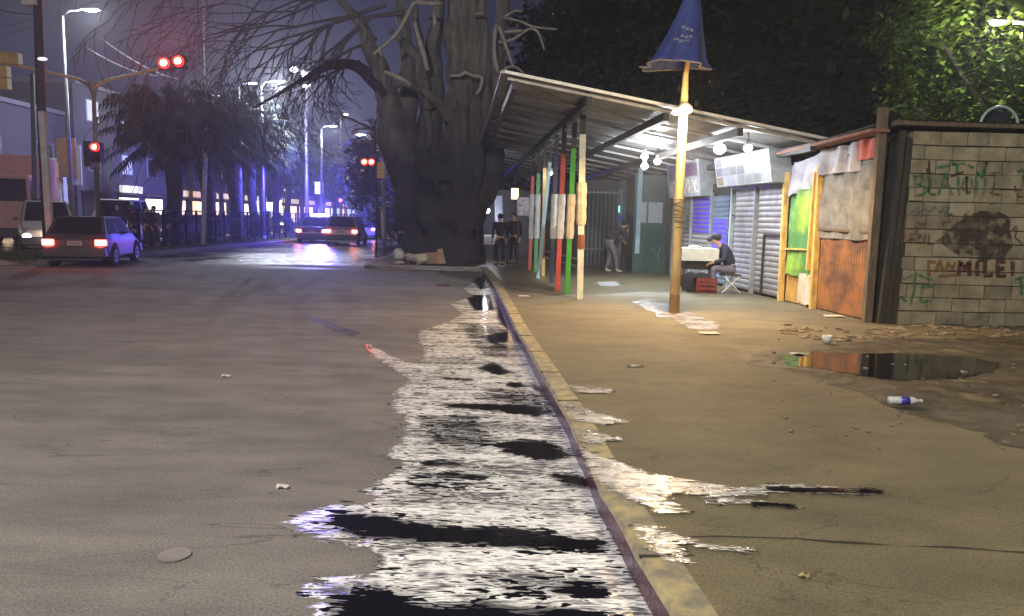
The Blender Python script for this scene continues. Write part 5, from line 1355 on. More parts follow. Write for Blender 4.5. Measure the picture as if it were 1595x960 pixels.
def car(label, group, paint, L=3.9, Wd=1.62, H=1.42, hood=.92, boot=.35, lights='tail', bar=False, plate=True, belt=.90, power=0, cabl=(.12, .30), kind='parked_car', wag=False, cat='car', plate_marks=True):
    """car at the origin pointing +y"""
    t = thing(kind, (0, 0, 0), label, cat, group); hw = Wd / 2
    ys = [-L / 2, -L / 2 + .10, -L / 2 + .5, -L / 4, 0, L / 4, L / 2 - .6, L / 2 - .12, L / 2]
    tops = [belt - .16, belt - .01, belt + .02, belt + .02, belt, belt - .01, belt - .12, belt - .24, belt - .34]
    wds = [.90, .97, 1, 1, 1, 1, .98, .93, .84]
    mb = MB(); vs = []
    for y, zt_, w in zip(ys, tops, wds):
        h_ = hw * w
        prof = [(-h_ * .90, .20), (-h_ * .99, .30), (-h_, .50), (-h_ * .985, zt_ - .16), (-h_ * .93, zt_), (0, zt_ + .025), (h_ * .93, zt_), (h_ * .985, zt_ - .16), (h_, .50), (h_ * .99, .30), (h_ * .90, .20)]
        vs += [(x, y, z) for x, z in prof]
    n = 11; fs = []
    for i in range(len(ys) - 1):
        for k in range(n - 1): fs.append((i * n + k, (i + 1) * n + k, (i + 1) * n + k + 1, i * n + k + 1))
        fs.append((i * n, i * n + n - 1, (i + 1) * n + n - 1, (i + 1) * n))
    fs.append(tuple(range(n - 1, -1, -1))); fs.append(tuple((len(ys) - 1) * n + k for k in range(n)))
    mb.add(vs, fs)
    yb0, yt0, yt1, yb1 = -L / 2 + (boot if not wag else .05), -L / 2 + boot + (.42 if not wag else .14), L / 2 - hood - .62, L / 2 - hood
    b, tw = hw * .93, hw * .74
    C = [(-b, yb0, belt - .02), (b, yb0, belt - .02), (b, yb1, belt - .05), (-b, yb1, belt - .05), (-tw, yt0, H), (tw, yt0, H), (tw, yt1, H), (-tw, yt1, H)]
    hexa(mb, C)
    body = mb.build('body', paint, t, smooth=False, bevel=.06)
    g = MB(); g.add(inset(C, (0, 1, 5, 4), .07, .012), [(0, 1, 2, 3)]); g.build('rear_window', M_GLASS, t)
    g = MB(); g.add(inset(C, (2, 3, 7, 6), .06, .012), [(0, 1, 2, 3)]); g.build('windscreen', M_GLASS, t)
    for f in ((1, 2, 6, 5), (3, 0, 4, 7)):
        for u0, u1 in ((.04, .48), (.50, .96)):
            if f[0] == 3: u0, u1 = 1 - u1, 1 - u0
            g = MB(); g.add(inset(C, f, .03, .012, u0, u1, .04, .94), [(0, 1, 2, 3)]); g.build('side_window', M_GLASS, t)
    for e_, y in (('rear', -L / 2), ('front', L / 2)):
        s = -1 if e_ == 'rear' else 1
        mb = MB(); mb.box((0, y + s * .02, .44), (Wd * .98, .28, .30), None, .96); mb.build('bumper', M_TRIM, t, bevel=.04)
    mb = MB(); mb.box((0, 0, .22), (Wd * .86, L * .86, .10)); mb.build('underbody', M_DARK, t)
    for y in (-L / 2 + .72, L / 2 - .72):
        for s in (-1, 1):
            mb = MB(); mb.lathe((s * (hw - .075), y, .30), [(.20, -.09), (.285, -.085), (.30, -.05), (.30, .05), (.285, .085), (.20, .09)], 22, 'x'); w_ = mb.build('wheel', M_TYRE, t, smooth=True)
            mb = MB(); mb.lathe((s * (hw + .012), y, .30), [(.19, -.01), (.18, .006), (.06, .0), (.05, .012)], 18, 'x'); mb.build('rim', M_RIM, w_)
            mb = MB(); mb.lathe((s * (hw - .02), y, .33), [(.36, -.02), (.36, .022)], 24, 'x'); mb.build('wheel_arch', M_DARK, t)
    for s in (-1, 1):
        # tail lamps
        mb = MB(); mb.box((s * hw * .80, -L / 2 - .012, belt - .22), (.30, .10, .17)); o = mb.build('tail_lamp', M_TAIL if lights == 'tail' else M_RED, t, bevel=.02)
        if lights == 'tail':
            mb = MB(); mb.ball((s * hw * .80, -L / 2 - .065, belt - .22), .075, 12, (1.25, .35, .8)); mb.build('lit_bulb', M_TAILC, o, smooth=True)
            if power: lamp('tail_light', (s * hw * .80, -L / 2 - .22, belt - .22), (1, .06, .04), power, o, .05)
        mb = MB(); mb.ball((s * hw * .74, L / 2 - .04, .62), .13, 12, (1.1, .6, .7)); o = mb.build('headlamp', {'head': M_HL, 'headw': M_HLW}.get(lights, mat('lamp_glass', (.5, .5, .55), .15)), t, smooth=True)
        mb = MB(); mb.box((s * (hw + .09), L / 2 - hood - .45, belt + .06), (.16, .10, .12)); mb.build('wing_mirror', M_TRIM, t, bevel=.02)
    if lights in ('head', 'headw') and power:
        lamp('headlamp_light', (0, L / 2 + .25, .62), (1, .8, .6) if lights == 'head' else (.85, .9, 1), power, t, .15)
    if plate:
        mb = MB(); mb.box((0, -L / 2 - .012, belt - .24), (.36, .03, .12)); p_ = mb.build('number_plate', mat('plate_pale', (.32, .32, .34), .5), t)
        mb = MB()
        for k in range(5): mb.box((-.12 + k * .06, -L / 2 - .0285, belt - .24), (.03, .004, .055))
        mb.build('characters', M_TRIM, p_)
    if bar:
        mb = MB(); mb.box((0, .1, H + .03), (1.15, .2, .04)); lb = mb.build('light_bar', M_TRIM, t)
        for s in (-1, 0, 1):
            mb = MB(); mb.box((s * .38, .1, H + .11), (.36, .22, .12)); mb.build('beacon', glow('blue_beacon', (.45, .50, 1.0), 12), lb, bevel=.02)
        lamp('beacon_light', (0, -.35, H + .45), (.10, .09, 1.0), 4200, lb, .15).data.specular_factor = .12
        lamp('beacon_light', (0, .5, H + .35), (.10, .09, 1.0), 22000, lb, .15, 'SPOT', (R(112), 0, R(8)), R(140), .6)
        lamp('beacon_light', (0, -.3, H - .2 + .4), (.16, .10, 1.0), 900, lb, .12).data.specular_factor = .12
    return t
hatch = car('dark grey hatchback turning on the road with both red tail lamps lit', None, mat('grey_car_paint', (.075, .070, .078), .3, .3, col2=(.06, .056, .062), coat=.5), L=3.7, Wd=1.66, H=1.42, boot=.12, hood=.95, belt=.92, power=9, kind='car', plate=True)
p = G(128, 416); hatch.location = (p.x - 1.85 * math.sin(R(13)), p.y + 1.85 * math.cos(R(13)) - .3, 0); hatch.rotation_euler = (0, 0, R(13))
pol = car('dark police car with glowing blue roof bar and red tail lamps', None, mat('police_paint', (.03, .03, .06), .3, coat=.5), L=4.4, Wd=1.8, H=1.46, boot=.6, bar=True, power=14, kind='police_car', cat='police car')
p = D(498, 340, 44); pol.location = (p.x, 44, 0); pol.rotation_euler = (0, 0, R(3))
suv = car('silver hatchback driving away beside the police car, tail lamps lit', None, mat('silver_paint', (.45, .45, .48), .3, .5, coat=.4), L=4.1, Wd=1.72, H=1.55, wag=True, belt=.98, power=5, kind='car')
p = D(541, 340, 41); suv.location = (p.x, 41, 0); suv.rotation_euler = (0, 0, R(4))
oth = car('small dark car farther ahead, right of the silver hatchback', None, mat('dark_car_paint', (.03, .03, .035), .3, coat=.5), L=4.1, Wd=1.7, H=1.45, boot=.45, power=4, kind='car')
p = D(572, 340, 52); oth.location = (p.x, 52, 0); oth.rotation_euler = (0, 0, R(4))
onc = car('oncoming car with warm headlamps behind the waiting people', 'oncoming cars behind the median fence', mat('oncoming_dark_paint', (.05, .05, .06), .3, coat=.5), lights='head', power=34, kind='car', plate=False, boot=.4)
onc.rotation_euler = (0, 0, R(182))
spots = [(236, 40, 'dark oncoming car with warm headlamps just right of the waiting people'), (290, 42.5, 'dark oncoming car with headlamps showing between the first two palms'), (316, 47, 'dark oncoming car with headlamps left of the second palm trunk'),
         (343, 50, 'dark oncoming car with the brightest headlamps, right of the second palm'), (373, 56, 'dark oncoming car with headlamps right of the third palm'), (403, 62, 'dark oncoming car with headlamps between the fourth and fifth palms'), (437, 70, 'dark oncoming car with headlamps at the far end of the palm row')]
for i, (px, y, lab) in enumerate(spots):
    o = onc if i == 0 else copy_tree(onc)
    q = D(px, 345, y); o.location = (q.x - .4 * (i % 2), y, 0); o['label'] = lab
# pickup / van with its headlamp by the pole
vn = car('pale pickup with dark windows and one bright headlamp behind the light pole', None, mat('pale_van_paint', (.40, .38, .37), .4), L=4.9, Wd=1.85, H=1.9, belt=1.15, hood=1.1, wag=True, lights='head', power=30, kind='pickup', cat='pickup', plate=False)
q = G(60, 384); vn.location = (D(72, 340, 29).x, 29.0, 0); vn.rotation_euler = (0, 0, R(214))
v2 = car('white van parked beyond the waiting people', None, mat('white_van_paint', (.62, .62, .68), .4), L=4.9, Wd=1.9, H=2.1, belt=1.2, hood=.6, wag=True, lights='off', kind='van', cat='van', plate=False)
v2.location = (D(190, 340, 35).x, 35.0, 0); v2.rotation_euler = (0, 0, R(196))
# red truck
def truck(label, x, y, rz, cabc, boxc, W_=2.4, hcab=2.6, hbox=3.4, Lb=6, mw=None):
    t = thing('truck', (0, 0, 0), label, 'truck', 'trucks on the far carriageway')
    mb = MB(); C = [(-W_ / 2, 0, .75), (W_ / 2, 0, .75), (W_ / 2, 1.9, .75), (-W_ / 2, 1.9, .75), (-W_ / 2 + .06, 0, hcab), (W_ / 2 - .06, 0, hcab), (W_ / 2 - .12, 1.62, hcab), (-W_ / 2 + .12, 1.62, hcab)]
    hexa(mb, C); mb.build('cab', cabc, t, bevel=.06)
    g = MB(); g.add(inset(C, (2, 3, 7, 6), .05, .03, 0, 1, .46, .97), [(0, 1, 2, 3)]); g.build('windscreen', M_GLASS, t)
    for f in ((1, 2, 6, 5), (3, 0, 4, 7)):
        g = MB(); g.add(inset(C, f, .04, .03, .2 if f[0] == 1 else .05, .95 if f[0] == 1 else .8, .46, .95), [(0, 1, 2, 3)]); g.build('side_window', mat('pale_glass', (.25, .3, .42), .2), t)
    for s in (-1, 1):
        mb = MB(); mb.box((s * (W_ / 2 + .16), 1.7, 1.75), (.14, .1, .5)); mb.build('wing_mirror', M_TRIM, t, bevel=.02)
        mb = MB(); mb.ball((s * (W_ / 2 - .3), 1.9, .95), .15, 12, (1.2, .5, .8)); mb.build('headlamp', M_HL if s < 0 else M_HL, t, smooth=True)
    mb = MB(); mb.box((0, 1.93, .62), (W_, .16, .35)); mb.build('bumper', M_TRIM, t, bevel=.03)
    mb = MB(); mb.box((0, -.15 - Lb / 2, .9 + (hbox - .9) / 2), (W_ + .05, Lb, hbox - .9)); mb.build('cargo_box', boxc, t, bevel=.03)
    for k in (-.6,): pass
    mb = MB(); mb.box((0, -Lb / 2, .72), (W_ * .6, Lb + 3, .2)); mb.build('chassis', M_DARK, t)
    for yy in (1.0, -Lb + 1.0, -Lb + 2.0):
        for s in (-1, 1):
            mb = MB(); mb.lathe((s * (W_ / 2 - .15), yy, .46), [(.28, -.14), (.44, -.13), (.46, -.08), (.46, .08), (.44, .13), (.28, .14)], 20, 'x'); w_ = mb.build('wheel', M_TYRE, t, smooth=True)
            mb = MB(); mb.lathe((s * (W_ / 2 + .0), yy, .46), [(.26, -.01), (.2, .005), (.08, .03)], 16, 'x'); mb.build('rim', M_RIM, w_)
    lamp('headlamp_light', (-W_ / 2 + .3, 2.2, .95), (1, .78, .55), 60, t, .15)
    t.location = (x, y, 0); t.rotation_euler = (0, 0, rz); return t
RW = mat('brick_red_truck', (.52, .25, .24), .5, col2=(.44, .20, .20)); WB = mat('white_truck_box', (.50, .50, .60), .5, col2=(.44, .44, .54))
q = D(-14, 340, 30.5); truck('pinkish red truck with dark windscreen facing the viewpoint at the left', q.x, 31.5, R(203), RW, RW, hbox=3.85, hcab=2.95, W_=2.5, Lb=4.5)
q = D(91, 340, 39); truck('truck with tall white cargo box behind the pale pickup', q.x, 37.5, R(206), mat('white_cab', (.45, .45, .5), .5), WB, hbox=4.15, hcab=2.6, W_=2.1, Lb=3.5)

# ------------------------------------------------------------------ traffic signals
M_SIGY = mat('signal_yellow', (.60, .40, .12), .5, col2=(.50, .32, .10)); M_REDL = glow('red_signal', (1.0, .30, .12), 14); M_REDR = glow('red_signal_rim', (1.0, .006, .012), 5)
def sighead(c, parent, n=3, lit=None, s=.34, mt=M_SIGY, back=False):
    mb = MB()
    for k in range(n):
        mb.box(Vector(c) + Vector((0, 0, -k * s * 1.04)), (s, .26, s)); 
        if not back: mb.tube([Vector(c) + Vector((0, -.13, -k * s * 1.04)), Vector(c) + Vector((0, -.30, -k * s * 1.04))], s * .40, 12, cap=False)
    h = mb.build('signal_head', mt, parent, bevel=.02)
    if lit is not None:
        mb = MB(); p = Vector(c) + Vector((0, -.15, -lit * s * 1.04)); mb.ball(p, s * .44, 14, (1, .30, 1)); lz = mb.build('red_lens', M_REDR, h, smooth=True); mb = MB(); mb.ball(p + Vector((0, -.05, 0)), s * .27, 12, (1.1, .5, .9)); mb.build('bright_core', M_REDL, lz, smooth=True)
        return h, p
    return h, None
sy = 27.0; sb = D(151, 330, sy)
sp = thing('traffic_signal', (sb.x, sy, .13), 'yellow double armed traffic signal pole with two red lights over the road', 'traffic signal')
ps_ = [(sb.x, sy, .13), tuple(D(150, 260, sy)), tuple(D(146, 150, sy))]
mb = MB(); mb.tube(ps_, [.10, .085, .07], 12); mb.tube([D(146, 150, sy), D(145, 128, sy)], [.07, .19], 12); mb.build('pole', mat('signal_pole_paint', (.30, .25, .18), .6, scale=6), sp, smooth=True)
M_ARM = mat('arm_yellow', (.62, .42, .20), .5)
mb = MB(); mb.tube([D(146, 140, sy), D(152, 132, sy), D(168, 125, sy), D(200, 118, sy), D(240, 109, sy), D(292, 100, sy)], [.10, .08, .06, .055, .05, .045], 10); mb.build('arm', M_ARM, sp, smooth=True)
mb = MB(); mb.tube([D(145, 140, sy), D(138, 132, sy), D(120, 123, sy), D(90, 116, sy), D(50, 107, sy), D(0, 98, sy), D(-30, 95, sy)], [.10, .08, .06, .055, .05, .045, .045], 10); mb.build('arm', M_ARM, sp, smooth=True)
for px, py in ((259, 100), (281, 97)):
    h, p = sighead(D(px, py, sy), sp, 1, 0, .44, M_TRIM)
    lamp('signal_light', p + Vector((0, -.08, 0)), (1, .02, .02), 2400, h, .1, 'SPOT', (R(-112), 0, 0), R(120), .7)
for px, py, n in ((23, 92, 1), (5, 90, 1), (5, 112, 2)): sighead(D(px, py, sy - .1), sp, n, None, .40, M_SIGY, True)
h, p = sighead(D(152, 230, sy - .15), sp, 2, 0, .34, M_TRIM); lamp('signal_light', p + Vector((0, -.08, 0)), (1, .03, .02), 110, h, .08, 'SPOT', (R(-90), 0, 0), R(160), .6)
mb = MB(); mb.box(D(137, 240, sy), (.26, .12, .9)); mb.build('backing_box', mat('grey_box', (.18, .18, .22), .6), sp)
# right signal
s2 = G(600, 398, PZ); sy2 = s2.y
sr = thing('traffic_signal', tuple(s2), 'slim signal pole with pale yellow head and paired red lights left of the big tree', 'traffic signal')
mb = MB(); mb.tube([s2, D(598, 330, sy2), D(596, 255, sy2)], [.075, .07, .06], 10); mb.build('pole', mat('signal_pole_grey', (.18, .17, .18), .6), sr, smooth=True)
mb = MB(); mb.tube([D(597, 372, sy2 - .0), D(596, 325, sy2)], [.078, .078], 10); mb.build('pale_sleeve', mat('peeling_paper', (.48, .42, .36), .8, col2=(.2, .17, .18), scale=4, contrast=(.4, .55)), sr, smooth=True)
sighead(D(594, 259, sy2), sr, 2, None, .30, M_SIGY, True)
for px in (569, 580):
    h, p = sighead(D(px, 253, sy2 + .1), sr, 1, 0, .28, M_TRIM); lamp('signal_light', p + Vector((0, -.08, 0)), (1, .03, .02), 90, h, .08, 'SPOT', (R(-90), 0, 0), R(160), .6)
mb = MB(); mb.beam(D(592, 250, sy2), D(566, 247, sy2 + .1), .04); mb.build('arm', M_TRIM, sr)
vs_ = thing('vertical_sign', tuple(D(591, 235, 29)), 'narrow dark banner with pale letters running down it, above the slim signal', 'sign')
mb = MB(); mb.box(D(591, 215, 29), (.42, .06, 1.25)); mb.build('panel', mat('navy_sign', (.03, .03, .06), .6), vs_)
mx = Matrix.Translation(D(591, 216, 28.96)) @ Matrix.Rotation(R(90), 4, 'X') @ Matrix.Rotation(R(-90), 4, 'Z')
textmesh('EZOIR', .34, 'lettering', glow('sign_letter_glow', (.5, .48, .8), .35), vs_, mx, .005)
mb = MB(); mb.tube([D(588, 240, 29.05), D(586, 400, 29.05)], [.04, .05], 8); mb.build('post', M_TRIM, vs_)
# green led sign
gl = D(556, 313, 60); gs = thing('led_sign', tuple(gl), 'teal green LED bus sign with a small pink lamp over the road', 'LED sign')
mb = MB(); mb.box(gl, (2.4, .2, .55)); mb.build('box', M_DARK, gs)
mb = MB()
for k in range(9): mb.box(gl + Vector((-.85 + k * .24, -.12, .05 * math.sin(k * 2))), (.17, .03, .30 - .08 * (k % 2)))
mb.build('lit_characters', glow('teal_led', (.1, .95, .65), 5), gs)
mb = MB(); mb.ball(gl + Vector((-1.3, -.12, 0)), .14, 10); mb.build('pink_lamp', glow('pink_led', (.95, .1, .45), 5), gs)
mb = MB(); mb.beam(gl + Vector((-1, .1, 0)), Vector((gl.x - 1, gl.y + .1, 0)), .1); mb.beam(gl + Vector((1, .1, 0)), Vector((gl.x + 1, gl.y + .1, 0)), .1); mb.build('leg', M_TRIM, gs)

# ------------------------------------------------------------------ poles, lamps, wires on the left
up = G(72, 395, .13); uy = 21.6; ub = D(76, 398, uy)
ut = thing('utility_pole', (ub.x, uy, .13), 'tall dark utility pole with transformer box at the left', 'utility pole')
mb = MB(); mb.tube([(ub.x, uy, .13), D(66, 200, uy), D(57, -30, uy)], [.14, .125, .11], 12); mb.build('pole', mat('tarred_pole', (.035, .033, .04), .8), ut, smooth=True)
mb = MB(); mb.box(D(50, 2, uy), (.42, .34, .28)); mb.build('transformer_box', mat('box_grey', (.45, .45, .45), .5), ut, bevel=.02)
mb = MB(); mb.ball(D(66, 92, uy - .2), .11, 10, (1.3, .7, .45)); mb.build('small_lamp', glow('dim_lamp', (.8, .82, .95), 1.3), ut)
pw = thing('signboard_post', tuple(D(80, 392, 20.9)), 'pale square post in front of the dark utility pole', 'post')
mb = MB(); mb.beam(Vector((D(80, 392, 20.9).x, 20.9, .13)), D(66, 174, 20.9), .17, .12); mb.build('post', mat('pale_post_paint', (.42, .42, .42), .6), pw)
mb = MB(); mb.box((D(80, 392, 20.9).x, 20.9, .16), (.26, .26, .06)); mb.build('foot_plate', STEEL, pw)
gp = thing('pole', tuple(D(56, 380, 30)), 'grey slim pole standing just left of the dark utility pole', 'post'); gx = D(56, 380, 30)
mb = MB(); mb.tube([(gx.x, 30, 0), D(50, 115, 30)], [.10, .08], 8); mb.tube([(gx.x, 30, 0), (gx.x, 30, .3)], .15, 8); mb.build('shaft', mat('pole_grey', (.10, .10, .12), .6), gp, smooth=True)
lampspecs = [(97, 14, 35, 1.0, 900, 'street lamp at the upper left with its head lit, beside the dark utility pole'), (407, 126, 45, .75, 2400, 'brightest white street lamp over the palms'),
             (372, 129, 52, .6, 120, 'dimmer street lamp left of the brightest one'), (500, 196, 66, .7, 1100, 'far street lamp above the police car'), (578, 210, 74, -.8, 1000, 'far street lamp left of the vertical banner'),
             (530, 178, 110, .5, 60, 'tiny farthest street lamp high over the road'), (316, 148, 58, .6, 120, 'street lamp lighting the pale tree behind the palms')]
for px, py, y, arm, pw_, lab in lampspecs:
    q = D(px, py, y); street_lamp(q.x, y, q.z, arm, pw_ * (2.6 if px == 407 else 1.8 if px == 97 else 1), lab, em=None if px in (97, 407) else M_LED, rad=.085 * max(1, y / 45))
q = D(318, -20, 33); tp = thing('light_mast', (q.x, 33, .13), 'tall slender pale mast rising out of the picture above the red lights', 'mast')
mb = MB(); mb.tube([(q.x - .35, 33, .13), (D(322, 130, 33).x, 33, D(322, 130, 33).z), q], [.11, .09, .07], 10); mb.build('shaft', mat('pale_mast', (.62, .62, .66), .5), tp, smooth=True)
q = D(476, 118, 52); fm = thing('floodlight_mast', (q.x, 52, 0), 'floodlight mast with four small white lamps above the palms', 'mast')
mb = MB(); mb.tube([(q.x, 52, 0), q], [.16, .11], 10); mb.build('shaft', STEEL, fm, smooth=True)
mb = MB(); mb.beam(q + Vector((-.9, 0, .3)), q + Vector((.9, 0, .3)), .08); mb.build('crossbar', STEEL, fm)
for dx, dz in ((-.75, .35), (.75, .3), (.0, .05), (.1, -.7)):
    mb = MB(); mb.ball(q + Vector((dx, -.15, dz)), .24, 10, (1.1, .6, .8)); mb.build('floodlight', glow('flood_white', (.9, .93, 1), 14), fm, smooth=True)
def wire(pts, lab, r=.014, c='cable_dark'):
    a, b = Vector(pts[0]), Vector(pts[1]); sag = (a - b).length * .02
    mb = MB(); mb.tube([a.lerp(b, k / 12) - Vector((0, 0, sag * 4 * (k / 12) * (1 - k / 12))) for k in range(13)], r, 5)
    tag(mb.build('overhead_wire', mat(c, (.30, .29, .34) if c == 'cable_pale' else (.03, .03, .035), .6), None, smooth=True), lab, 'wire', 'overhead wires')
wire((D(150, 55, 34), D(300, 125, 60)), 'upper pale wire crossing the sky left of the red lights', .035, 'cable_pale')
wire((D(135, 75, 34), D(262, 118, 52)), 'lower pale wire crossing the sky left of the red lights', .03, 'cable_pale')
wire((D(-40, 0, 26), D(60, 22, uy)), 'topmost wire reaching the utility pole from the left edge')
wire((D(-40, 40, 26), D(60, 27, uy)), 'second wire reaching the utility pole from the left edge', .014, 'cable_pale')
wire((D(-40, 56, 26), D(62, 38, uy)), 'third wire reaching the utility pole from the left edge', .014, 'cable_pale')
wire((D(-30, 110, 40), D(120, 170, 70)), 'faint lower wire over the dark shopfronts')

# ------------------------------------------------------------------ far side buildings
M_BW = mat('far_wall_dark', (.10, .095, .12), .9, col2=(.07, .065, .09), scale=.6); M_BW2 = mat('far_wall_pale', (.22, .20, .24), .9, scale=.6)
def shop(x, y0, y1, h, label, wm, lit, sgn=None, seed=0, floors=2):
    """shop house whose front faces +x, towards the avenue"""
    rn = random.Random(seed); t = thing('shop_building', (x, (y0 + y1) / 2, 0), label, 'building', 'shop buildings across the avenue')
    mb = MB(); mb.box((x - 5, (y0 + y1) / 2, h / 2), (10, y1 - y0 - .05, h)); mb.build('wall', wm, t)
    mb = MB(); mb.box((x - 4.9, (y0 + y1) / 2, h + .12), (10.2, y1 - y0, .24)); mb.build('parapet', M_BW2, t)
    nb = max(2, int((y1 - y0) / 3.2))
    for i in range(nb):
        yc = y0 + (y1 - y0) * (i + .5) / nb; w = (y1 - y0) / nb * .74
        mb = MB(); mb.box((x + .05, yc, 1.45), (.1, w, 2.3)); f = mb.build('shopfront', M_TRIM, t)
        if rn.random() < lit:
            cc = rn.choice([((1, .72, .42), 'a'), ((1, .9, .72), 'b'), ((.75, .85, 1), 'c'), ((1, .6, .3), 'd')])
            mb = MB(); mb.box((x + .12, yc, 1.5), (.04, w * .86, 1.9)); mb.build('lit_window', glow('shop_light_' + cc[1], cc[0], rn.choice((1.1, 2.2))), f)
            if rn.random() < .6:
                mb = MB(); mb.box((x + .3, yc, 3.0), (.16, w * .95, .55)); mb.build('shop_sign', glow('shop_sign_glow_' + cc[1], cc[0], .9), t)
        mb = MB(); mb.box((x + .5, yc, 2.72), (1.0, w * 1.1, .08)); mb.build('awning', M_TRIM, t)
        for fl in range(1, floors):
            mb = MB(); mb.box((x + .03, yc, 1.6 + fl * 3.1), (.08, w * .5, 1.4)); wf = mb.build('window', mat('window_frame_grey', (.28, .28, .34), .6), t)
            on = rn.random() < .25
            mb = MB(); mb.box((x + .085, yc, 1.6 + fl * 3.1), (.02, w * .42, 1.25)); mb.build('pane', glow('upper_room_light', (.62, .60, .9), .10) if on else mat('dull_glass', (.02, .02, .03), .45), wf)
    return t
specs = [(-27.0, 27, 37, 6.3, 'shop building at the far left edge with pale framed upper windows', .4), (-27.5, 37, 46, 7.2, 'dark two storey shop building behind the white truck box', .2), (-27.0, 46, 54, 9.2, 'taller dull shop building behind the signal pole', .8),
         (-27.2, 54, 66, 6.4, 'low shop building with warm lit windows behind the waiting people', 1), (-26.8, 66, 80, 6.8, 'shop building with lit pale signs behind the second palm', 1), (-26.5, 80, 98, 6.2, 'shop building lit bluish behind the third and fourth palms', .9), (-26, 98, 125, 6, 'farthest row of lit shops toward the police car', .8)]
for k, (x, y0, y1_, h, lab, lit) in enumerate(specs):
    shop(x, y0, y1_, h, lab, M_BW if k % 2 == 0 else M_BW2 if k == 4 else M_BW, lit, seed=k, floors=2 if h < 8 else 3)
bb = D(104, 246, 38); bd = thing('billboard', tuple(bb), 'plain orange brown billboard panel with white frame above the white truck', 'billboard')
mb = MB(); mb.box(bb + Vector((0, 0, 0)), (.95, .1, 1.95)); mb.build('panel', mat('orange_board', (.36, .20, .10), .7), bd)
mb = MB(); mb.box(bb + Vector((.3, .08, -.35)), (.75, .08, 2.0)); mb.build('white_frame', mat('lilac_white', (.45, .44, .6), .6), bd)
mb = MB(); mb.beam(bb + Vector((0, .1, -1)), Vector((bb.x, bb.y + .1, 0)), .12); mb.build('post', M_TRIM, bd)
for px, py, y, w, h, c, lab in ((400, 322, 66, .8, 1.0, (.75, .72, 1), 'white lit shop sign left of the fifth palm trunk'), (420, 322, 68, .8, .8, (.7, .68, 1), 'white lit sign right of the fifth palm trunk'), (434, 322, 70, .5, 1.2, (.7, .7, 1), 'narrow upright lit sign past the fifth palm'),
       (497, 293, 70, .75, 1.1, (.85, .85, 1), 'bright white lit sign above the police car'), (441, 293, 75, .55, .5, (.9, .9, 1), 'small white lit sign above the far oncoming car')):
    q = D(px, py, y); t = thing('lit_sign', tuple(q), lab, 'sign', 'small lit signs beyond the palms'); mb = MB(); mb.box(q, (w, .12, h)); mb.build('panel', glow('lit_sign_%02d' % int(c[0] * 99), c, 2.2), t)
    mb = MB(); mb.tube([(q.x, q.y + .1, 0), (q.x, q.y + .1, q.z)], .06, 6); mb.build('post', M_TRIM, t)
# far end of the street closes with buildings
fe = thing('end_building', (-5, 150, 0), 'dark low building closing the far end of the avenue', 'building'); mb = MB(); mb.box((-8, 150, 4), (46, 8, 8)); mb.build('wall', M_BW, fe)
mb = MB(); mb.box((-8, 150, 8.1), (47, 8.5, .3)); mb.build('roof', M_DARK, fe)
for k in range(9): mb = MB(); mb.box((-27 + k * 4.6, 145.96, 5), (1.2, .06, 1.4)); mb.build('window', M_GLASS, fe)

# white counter stall beyond the tree, lit by its own lamp
wy2 = 27.5; q0, q1 = D(748, 385, wy2), D(779, 382, wy2)
ws = thing('counter_stall', (q0.x, wy2, PZ), 'far stall with slanting white counter and hanging pale curtain beside the big tree', 'market stall')
mb = MB(); mb.box(((q0.x + q1.x) / 2 - .15, wy2, (D(760, 375, wy2).z)), (1.0, .5, .42)); mb.build('counter', mat('white_counter', (.62, .62, .66), .5), ws, bevel=.02)
for dx in (-.5, .3): mb = MB(); mb.beam(((q0.x + q1.x) / 2 - .15 + dx, wy2, PZ), ((q0.x + q1.x) / 2 - .15 + dx, wy2, PZ + .4), .06); mb.build('leg', M_TRIM, ws)
mb = MB(); a, b = D(776, 305, wy2), D(783, 366, wy2)
for k in range(5): mb.tube([Vector((a.x - .1 + k * .055, wy2 + .1, a.z)), Vector((a.x - .06 + k * .065, wy2 + .1, b.z))], .035, 6)
mb.build('curtain', mat('pale_curtain', (.45, .46, .62), .8), ws, smooth=True)
mb = MB(); mb.box((q1.x + .5, wy2 + 1.5, PZ + 1.3), (3.4, .1, 2.6)); mb.build('back_wall', mat('stall_back', (.12, .12, .16), .8), ws)
bulb(D(757, 328, 27), 22, 'bright white lamp over the far white counter left of the curtain', r=.14)
q = D(802, 302, 25); og = thing('lit_price_sign', tuple(q), 'small orange lit sign hanging beyond the coloured posts', 'sign')
mb = MB(); mb.box(q, (.24, .06, .36)); mb.build('panel', glow('orange_sign_glow', (1, .62, .25), 3), og); mb = MB(); mb.beam(q + Vector((0, 0, .18)), q + Vector((0, 0, .9)), .02); mb.build('hanger', M_TRIM, og)
q = D(815, 322, 20.5); hp = thing('hanging_poster', tuple(q), 'pale printed poster hanging left of the orange red post', 'poster')
mb = MB(); mb.box(q, (.34, .02, .5)); mb.build('sheet', mat('printed_poster', (.42, .38, .38), .8, col2=(.2, .2, .3), scale=9, contrast=(.42, .55)), hp)
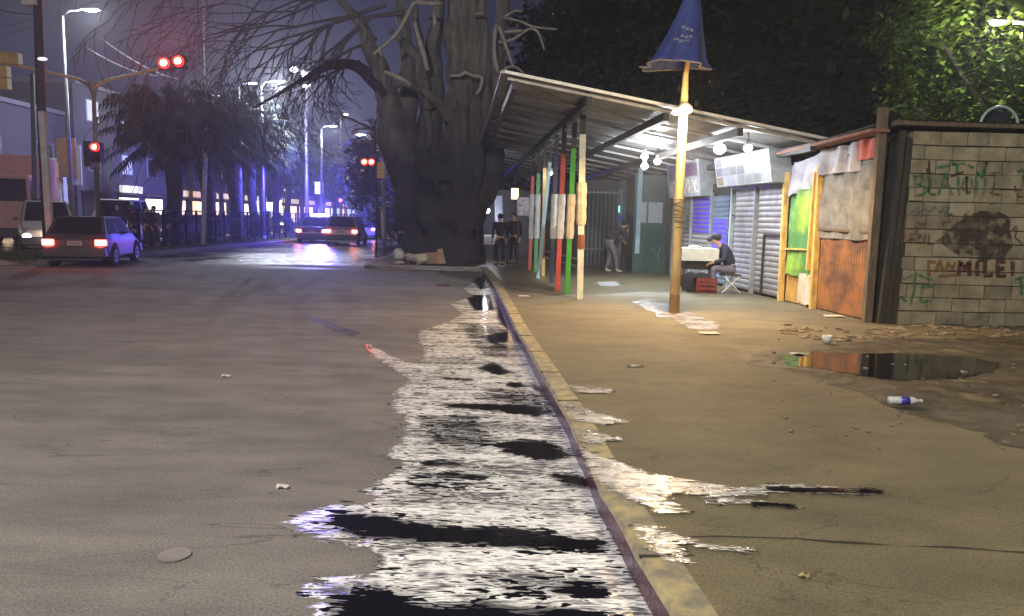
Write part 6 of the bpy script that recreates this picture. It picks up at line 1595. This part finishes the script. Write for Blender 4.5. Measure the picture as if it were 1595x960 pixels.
# thin uprights of a guard rail by the tree
gr_ = thing('guard_rail', tuple(G(760, 414, PZ)), 'thin dark guard rail between the big tree and the coloured posts', 'railing'); gyy = G(760, 414, PZ).y + .8
for px in (744, 775, 790, 806):
    q = D(px, 400, gyy); mb = MB(); mb.tube([(q.x, gyy, PZ), (q.x, gyy, PZ + 1.35)], .03, 6); mb.build('upright', M_TRIM, gr_)
mb = MB(); mb.tube([(D(744, 400, gyy).x, gyy, PZ + .62), (D(806, 400, gyy).x, gyy, PZ + .62)], .025, 6); mb.build('rail', M_TRIM, gr_)

M_STAIN = mat('oil_stain', (.06, .055, .055), .6, alpha=(7, .36, .62, .6))
for pts_, lab in (([(462, 486), (500, 498), (540, 512), (562, 520), (552, 526), (520, 516), (485, 500)], ''),):
    vv = [G(x, y) for x, y in pts_]; PP = []
    for a_, b2 in zip(vv, vv[1:] + vv[:1]):
        for k in range(6):
            q_ = a_.lerp(b2, k / 6); PP.append(q_ + Vector((noise.noise(q_ * 5) * .06, noise.noise(q_ * 5 + Vector((4, 4, 4))) * .06, .003)))
    mb = MB(); mb.add(PP, [tuple(range(len(PP) - 1, -1, -1))]); tag(mb.build('road_stain', M_STAIN), kind='structure')
# gleam on the wet road, painted as patchy white bars
cw = MB()
for k in range(13):
    x = -11.6 + k * .62
    cw.add([(x, 23.4 + .05 * k, .004), (x + .36, 23.4 + .05 * k, .004), (x + .36, 26.2 + .05 * k, .004), (x, 26.2 + .05 * k, .004)], [(0, 1, 2, 3)])
tag(cw.build('road_gleam_bars', mat('painted_gleam', (.55, .55, .55), .45, col2=(.3, .3, .3), scale=4, alpha=(1.4, .36, .60, .85))), kind='structure')

# ------------------------------------------------------------------ haze
hz = MB(); hz.box((0, 75, 17), (130, 170, 36))
hm = bpy.data.materials.new('haze_air'); hm.use_nodes = True
t_ = hm.node_tree; t_.nodes.clear(); ho = t_.nodes.new('ShaderNodeOutputMaterial'); pvv = t_.nodes.new('ShaderNodeVolumePrincipled')
pvv.inputs['Color'].default_value = (.82, .84, .92, 1); pvv.inputs['Density'].default_value = HAZE; pvv.inputs['Anisotropy'].default_value = .55
t_.links.new(pvv.outputs[0], ho.inputs['Volume'])
tag(hz.build('haze', hm), 'thin night haze filling the street air', 'haze', kind='stuff')
